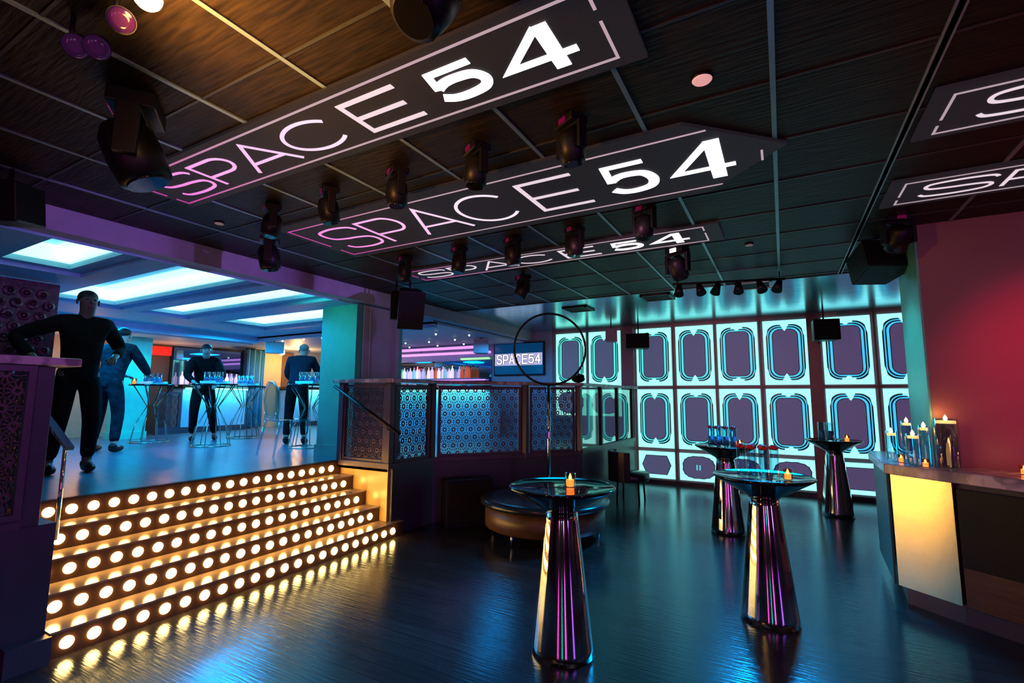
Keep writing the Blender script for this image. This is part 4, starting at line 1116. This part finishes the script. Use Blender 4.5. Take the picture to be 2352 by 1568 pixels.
for i in range(12):
    y = 5.56 + i * 0.105; m = BOTTLES[(2, 0, 1, 2, 4, 0, 2, 3, 0, 2, 1, 0)[i]]
    t = thing('liquor_bottle', 'bottle standing below the mirror on the far bar', 'bottle', (-11.0, y, 1.781), 0, 'bottles on the far bar')
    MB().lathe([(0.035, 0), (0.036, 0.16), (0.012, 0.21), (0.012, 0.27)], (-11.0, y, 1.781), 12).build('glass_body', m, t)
scr = thing('lattice_screen', 'small upright lattice screen beside the far cyan bar', 'screen', (-10.9, 5.25, DZ))
panel_on(scr, (-10.75, 5.02), (-10.75, 5.44), DZ + 0.1, 1.62, name='lattice')
MB().box(-10.8, 5.0, DZ, -10.7, 5.46, DZ + 0.1).build('base', 'frame', scr)
# rosette wall behind the man in black
sw = thing('rosette_partition', 'dark purple partition covered in rosettes at the left picture edge', 'partition', (-6.75, 1.2, DZ))
MB().box(-6.81, 0.22, DZ, -6.75, 2.12, 2.73).build('board', 'sequin', sw)
rz_ = MB()
for j in range(15):
    for i in range(15):
        yy = 0.36 + i * 0.125 + (0.06 if j % 2 else 0); zz = 0.95 + j * 0.118
        if yy < 2.07: rz_.lathe([(0.055, 0), (0.05, 0.02), (0.028, 0.028), (0.02, 0.012), (0.008, 0.03)], (-6.75, yy, zz), 8, False, (1, 0.2 * sin(i * 3 + j), 0.3 * cos(i + j * 2)))
rs = rz_.build('rosettes', 'sequin', sw); rs['kind'] = 'stuff'


# ------------------------------------------------------------------ wire bar tables in the lounge
def wire_table(label, x, y, hgt=0.95, r=0.33):
    t = thing('wire_bar_table', label, 'table', (x, y, DZ), 0, 'wire bar tables in the lounge')
    z1 = DZ + hgt
    MB().lathe([(r, -0.03), (r + 0.004, -0.02), (r, 0)], (x, y, z1), 32).build('tabletop', 'blackgloss', t)
    MB().tube([(x + 0.27 * cos(2 * pi * k / 32), y + 0.27 * sin(2 * pi * k / 32), DZ + 0.008) for k in range(32)], 0.008, 6, True).build('base_ring', 'brasswire', t)
    for k in range(8):
        a = 2 * pi * k / 8; c, s_ = cos(a), sin(a)
        MB().tube([(x + 0.28 * c, y + 0.28 * s_, z1 - 0.03), (x + 0.07 * c, y + 0.07 * s_, DZ + hgt * 0.62), (x + 0.22 * c, y + 0.22 * s_, DZ + hgt * 0.30), (x + 0.27 * c, y + 0.27 * s_, DZ + 0.01)], 0.007, 6).build('wire', 'brasswire', t)


WT = [('round wire legged bar table in front of the leaning woman', -7.75, 4.40), ('round wire legged bar table farther back, right of the leaning woman', -8.75, 5.55), ('round wire legged bar table by the far mint pillar', -9.2, 4.22), ('round wire legged bar table beside the clear chair', -6.35, 5.05)]
WT[0] = ('round wire legged bar table in front of the leaning person', -7.75, 4.40)
WT[1] = ('round wire legged bar table farthest back, right of the leaning person', -8.75, 5.55)
for lab, x, y in WT: wire_table(lab, x, y)
for ti, (lab, x, y) in enumerate(WT):
    where = ('in front of the leaning person', 'farthest back', 'by the far mint pillar', 'beside the clear chair')[ti]; where2 = where
    tr = thing('tray', 'pale cyan tray on the wire table ' + where, 'tray', (x, y, DZ + 0.95), 0, 'trays on the wire tables')
    MB().box(x - 0.2, y - 0.12, DZ + 0.951, x + 0.2, y + 0.12, DZ + 0.965).box(x - 0.2, y - 0.12, DZ + 0.965, x + 0.2, y - 0.105, DZ + 0.995).box(x - 0.2, y + 0.105, DZ + 0.965, x + 0.2, y + 0.12, DZ + 0.995).build('dish', 'greencloth', tr)
    for k in range(4):
        xx = x - 0.14 + 0.078 * k * cos(0.5); yy = y - 0.06 + 0.078 * k * sin(0.5)
        vase('blue bead filled glass on the wire table ' + where2, xx, yy, DZ + 0.967, 0.034, 0.17, 'bluefill', None, 'blue glasses, wire table ' + where)
votive('candle at the left edge of the wire table by the far mint pillar', -9.35, 4.0, DZ + 0.951, 1.2)

# clear oval back chair
cc = thing('acrylic_chair', 'clear acrylic chair with an oval back at the edge of the lounge', 'chair', (-5.75, 4.22, DZ), R(-10))
a0 = MB().tube([(0.20 * cos(2 * pi * k / 32), -0.20 - 0.02 * sin(2 * pi * k / 32), 0.71 + 0.24 * sin(2 * pi * k / 32)) for k in range(32)], 0.018, 8, True)
local(a0, 'back_ring', 'acrylic', cc)
local(MB().lathe([(0.19, 0), (0.19, 0.008)], (0, 0, 0), 32).xf(Matrix.Translation((0, -0.2, 0.71)) @ Matrix.Scale(1.22, 4, (0, 0, 1)) @ Matrix.Rotation(pi / 2, 4, 'X')), 'back_panel', 'acrylic', cc)
local(MB().prism([(-0.22, -0.2), (0.22, -0.2), (0.24, 0.22), (-0.24, 0.22)], 0.44, 0.465), 'seat', 'acrylic', cc, bevel=0.01)
for sx in (-1, 1):
    local(MB().cyl((sx * 0.2, -0.17, 0.44), (sx * 0.23, -0.25, 0.0), 0.02, 0.012), 'leg', 'acrylic', cc)
    local(MB().cyl((sx * 0.21, 0.18, 0.44), (sx * 0.21, 0.19, 0.0), 0.02, 0.012), 'leg', 'acrylic', cc)
    local(MB().cyl((sx * 0.17, -0.19, 0.46), (sx * 0.15, -0.20, 0.56), 0.018), 'back_support', 'acrylic', cc)


# ------------------------------------------------------------------ people
def skin_mesh(name, m, parent, verts, edges, radii, sub=2):
    me = bpy.data.meshes.new(name); me.from_pydata(verts, edges, []); me.update()
    o = bpy.data.objects.new(name, me); COL.objects.link(o); o.parent = parent
    md = o.modifiers.new('skin', 'SKIN'); md.use_smooth_shade = True
    if not me.skin_vertices: me.skin_vertices.new() if hasattr(me.skin_vertices, 'new') else None
    sv = me.skin_vertices[0].data
    for i, r in enumerate(radii):
        sv[i].radius = (r, r) if not isinstance(r, tuple) else r
        sv[i].use_root = (i == 0)
    s_ = o.modifiers.new('smooth', 'SUBSURF'); s_.levels = sub; s_.render_levels = sub
    me.materials.append(MT[m])
    return o


def person(label, loc, yaw, lean, arms, legs, shirt, trousers, skin='skin', hair='hair', hgt=1.75, head_turn=(0, 0)):
    """arms: [(elbow, wrist)] left(-x), right(+x) ; legs: [(knee, ankle)] in the person's frame, forward = +Y"""
    k = hgt / 1.75
    p = thing('person', label, 'person', loc, yaw)
    def L(y, z):   # forward lean of the trunk about the hips
        h0 = 0.95; d = z - h0
        return (y * cos(lean) + d * sin(lean), h0 + d * cos(lean) - y * sin(lean))
    def tv(x, y, z): yy, zz = L(y, z); return (x, yy, zz)
    hx, hy = head_turn
    V = [(0, 0, 0.95), tv(0, 0, 1.10), tv(0, 0, 1.27), tv(0, -0.01, 1.42), tv(0, 0.01, 1.50)]
    Rr = [(0.14, 0.10), (0.128, 0.095), (0.145, 0.105), (0.10, 0.08), 0.054]
    E = [(0, 1), (1, 2), (2, 3), (3, 4)]
    # head: jaw, cheek, brow, crown
    n = len(V)
    V += [tv(hx * .3, 0.03 + hy * .3, 1.565), tv(hx, 0.03 + hy, 1.64), tv(hx, 0.015 + hy, 1.70)]
    Rr += [(0.062, 0.072), (0.078, 0.098), (0.068, 0.085)]
    E += [(4, n), (n, n + 1), (n + 1, n + 2)]
    headc = Vector(tv(hx, 0.02 + hy, 1.645))
    sh = []
    wr = []
    for s_, (el, wrst) in zip((-1, 1), arms):
        n = len(V)
        V += [tv(s_ * 0.175, -0.01, 1.425), el, wrst]
        Rr += [(0.058, 0.058), (0.044, 0.044), (0.028, 0.032)]
        E += [(3, n), (n, n + 1), (n + 1, n + 2)]
        sh.append(n)
        d = (Vector(wrst) - Vector(el)).normalized()
        side = d.cross(Vector((0, 0, 1))); side = side.normalized() if side.length > 0.1 else Vector((1, 0, 0))
        palm = Vector(wrst) + d * 0.065
        V.append(tuple(palm)); Rr.append((0.036, 0.018)); E.append((n + 2, n + 3)); wr.append((n + 3, palm, d, side, s_))
    lg = []
    for s_, (kn, an) in zip((-1, 1), legs):
        n = len(V)
        V += [(s_ * 0.09, 0, 0.88), kn, an, (an[0] + s_ * 0.02, an[1] + 0.13, 0.035)]
        Rr += [(0.088, 0.09), (0.058, 0.06), (0.038, 0.042), (0.035, 0.025)]
        E += [(0, n), (n, n + 1), (n + 1, n + 2), (n + 2, n + 3)]; lg.append(n)
    body_v, body_e, body_r = list(V), list(E), list(Rr)
    dn = Vector((0, 0, -1))
    for (pi_, palm, d, side, s_) in wr:
        for q, (off, ln) in enumerate(((-0.028, 0.062), (-0.010, 0.078), (0.009, 0.074), (0.026, 0.058))):
            n = len(body_v); base = palm + side * off + d * 0.02
            tip1 = base + d * ln * 0.5; tip2 = base + d * ln * 0.85 + dn * ln * 0.35
            body_v += [tuple(base), tuple(tip1), tuple(tip2)]; body_r += [0.010, 0.0095, 0.008]
            body_e += [(pi_, n), (n, n + 1), (n + 1, n + 2)]
        n = len(body_v); b = palm - d * 0.03 + side * (-s_ * 0.03)
        body_v += [tuple(b), tuple(b + side * (-s_) * 0.03 + d * 0.03 + dn * 0.01)]; body_r += [0.012, 0.009]
        body_e += [(pi_, n), (n, n + 1)]
    sc = lambda vs: [tuple(c * k for c in v) for v in vs]
    rs_ = lambda rr: [(a * k if not isinstance(a, tuple) else (a[0] * k, a[1] * k)) for a in rr]
    skin_mesh('body', skin, p, sc(body_v), body_e, rs_(body_r), 2)
    # clothes follow the same skeleton a little wider
    g = 0.016
    sv_ = [(0, 0, 0.82), (0, 0, 0.94), V[1], V[2], V[3], tv(0, 0.005, 1.49)]; sr = [(0.16, 0.135), (0.168, 0.14), (0.162, 0.125), (0.182, 0.14), (0.15, 0.125), (0.066, 0.068)]; se = [(0, 1), (1, 2), (2, 3), (3, 4), (4, 5)]
    for n in sh:
        m_ = len(sv_); w2 = Vector(V[n + 1]).lerp(Vector(V[n + 2]), 0.86)
        sv_ += [V[n], V[n + 1], tuple(w2)]; sr += [0.082, 0.064, 0.048]; se += [(4, m_), (m_, m_ + 1), (m_ + 1, m_ + 2)]
    skin_mesh('shirt', shirt, p, sc(sv_), se, rs_(sr), 2)
    tv_ = [(0, 0, 1.05), (0, 0, 0.90)]; tr_ = [(0.150, 0.112), (0.158, 0.128)]; te = [(0, 1)]
    for n in lg:
        m_ = len(tv_); a2 = Vector(V[n + 1]).lerp(Vector(V[n + 2]), 0.93)
        tv_ += [V[n], V[n + 1], tuple(a2)]; tr_ += [0.105, 0.078, 0.060]; te += [(1, m_), (m_, m_ + 1), (m_ + 1, m_ + 2)]
    skin_mesh('trousers', trousers, p, sc(tv_), te, rs_(tr_), 2)
    for n in lg:
        a = Vector(V[n + 2]); shm = MB()
        shm.ball((a.x, a.y + 0.06, 0.045), 0.048, 0.14, 0.045, 14, 8)
        shm.ball((a.x, a.y - 0.01, 0.07), 0.045, 0.06, 0.055, 12, 8)
        shm.xf(Matrix.Scale(k, 4)); local(shm, 'shoe', 'black', p)
    hm = MB().ball(tuple(headc + Vector((0, -0.026, 0.046))), 0.079, 0.092, 0.070, 18, 12)
    hm.xf(Matrix.Scale(k, 4)); local(hm, 'hair', hair, p)
    fy = headc.y + 0.092
    fcm = MB()
    fcm.ball((headc.x, fy + 0.012, headc.z - 0.012), 0.013, 0.020, 0.022, 10, 8)
    for s_ in (-1, 1): fcm.ball((headc.x + s_ * 0.083, headc.y, headc.z - 0.005), 0.010, 0.020, 0.030, 10, 8)
    fcm.xf(Matrix.Scale(k, 4)); local(fcm, 'nose_and_ears', skin, p)
    for s_ in (-1, 1):
        em = MB().ball((headc.x + s_ * 0.030, fy - 0.006, headc.z + 0.012), 0.011, 0.009, 0.008, 10, 8); em.xf(Matrix.Scale(k, 4)); local(em, 'eye', 'hair', p)
    mm = MB().ball((headc.x, fy - 0.008, headc.z - 0.058), 0.022, 0.010, 0.006, 10, 6); mm.xf(Matrix.Scale(k, 4)); local(mm, 'mouth', 'darkred', p)
    return p


LEG = lambda dx=0.1, f=0.03: [((-dx, f + 0.02, 0.50), (-dx - 0.01, -0.02, 0.09)), ((dx, f, 0.50), (dx + 0.03, -0.05, 0.09))]
person('person in black with elbow out, standing behind the marble railing top at left', (-6.24, 2.18, DZ), R(-95), 0.05,
       [((-0.33, -0.05, 1.20), (-0.22, 0.16, 1.10)), ((0.48, -0.05, 1.26), (0.36, 0.18, 1.05))], LEG(0.12), 'cloth', 'cloth', 'skindark', 'hair', 1.83)
person('person in dark patterned shirt behind the one in black, reaching to a table', (-8.12, 3.18, DZ), R(35), 0.30,
       [((-0.24, 0.30, 1.12), (-0.16, 0.52, 1.06)), ((0.24, 0.34, 1.14), (0.14, 0.58, 1.08))], LEG(0.13), 'plaid', 'plaid', 'skin', 'hair', 1.76)
person('person in black leaning on a wire table in the middle of the lounge', (-8.78, 4.80, DZ), R(-118), 0.50,
       [((-0.26, 0.42, 1.12), (-0.18, 0.60, 0.99)), ((0.26, 0.40, 1.12), (0.14, 0.60, 0.99))], [((-0.14, 0.04, 0.50), (-0.22, -0.12, 0.09)), ((0.12, 0.08, 0.50), (0.12, 0.0, 0.09))], 'cloth', 'cloth', 'skin', 'hair', 1.72)
person('person in dark blue shirt bending forward, back turned, by the teal pillar', (-6.95, 5.28, DZ), R(40), 0.50,
       [((-0.26, 0.36, 1.14), (-0.18, 0.52, 1.02)), ((0.26, 0.36, 1.14), (0.16, 0.52, 1.02))], LEG(0.12), 'bluecloth', 'cloth', 'skin', 'greyhair', 1.74)
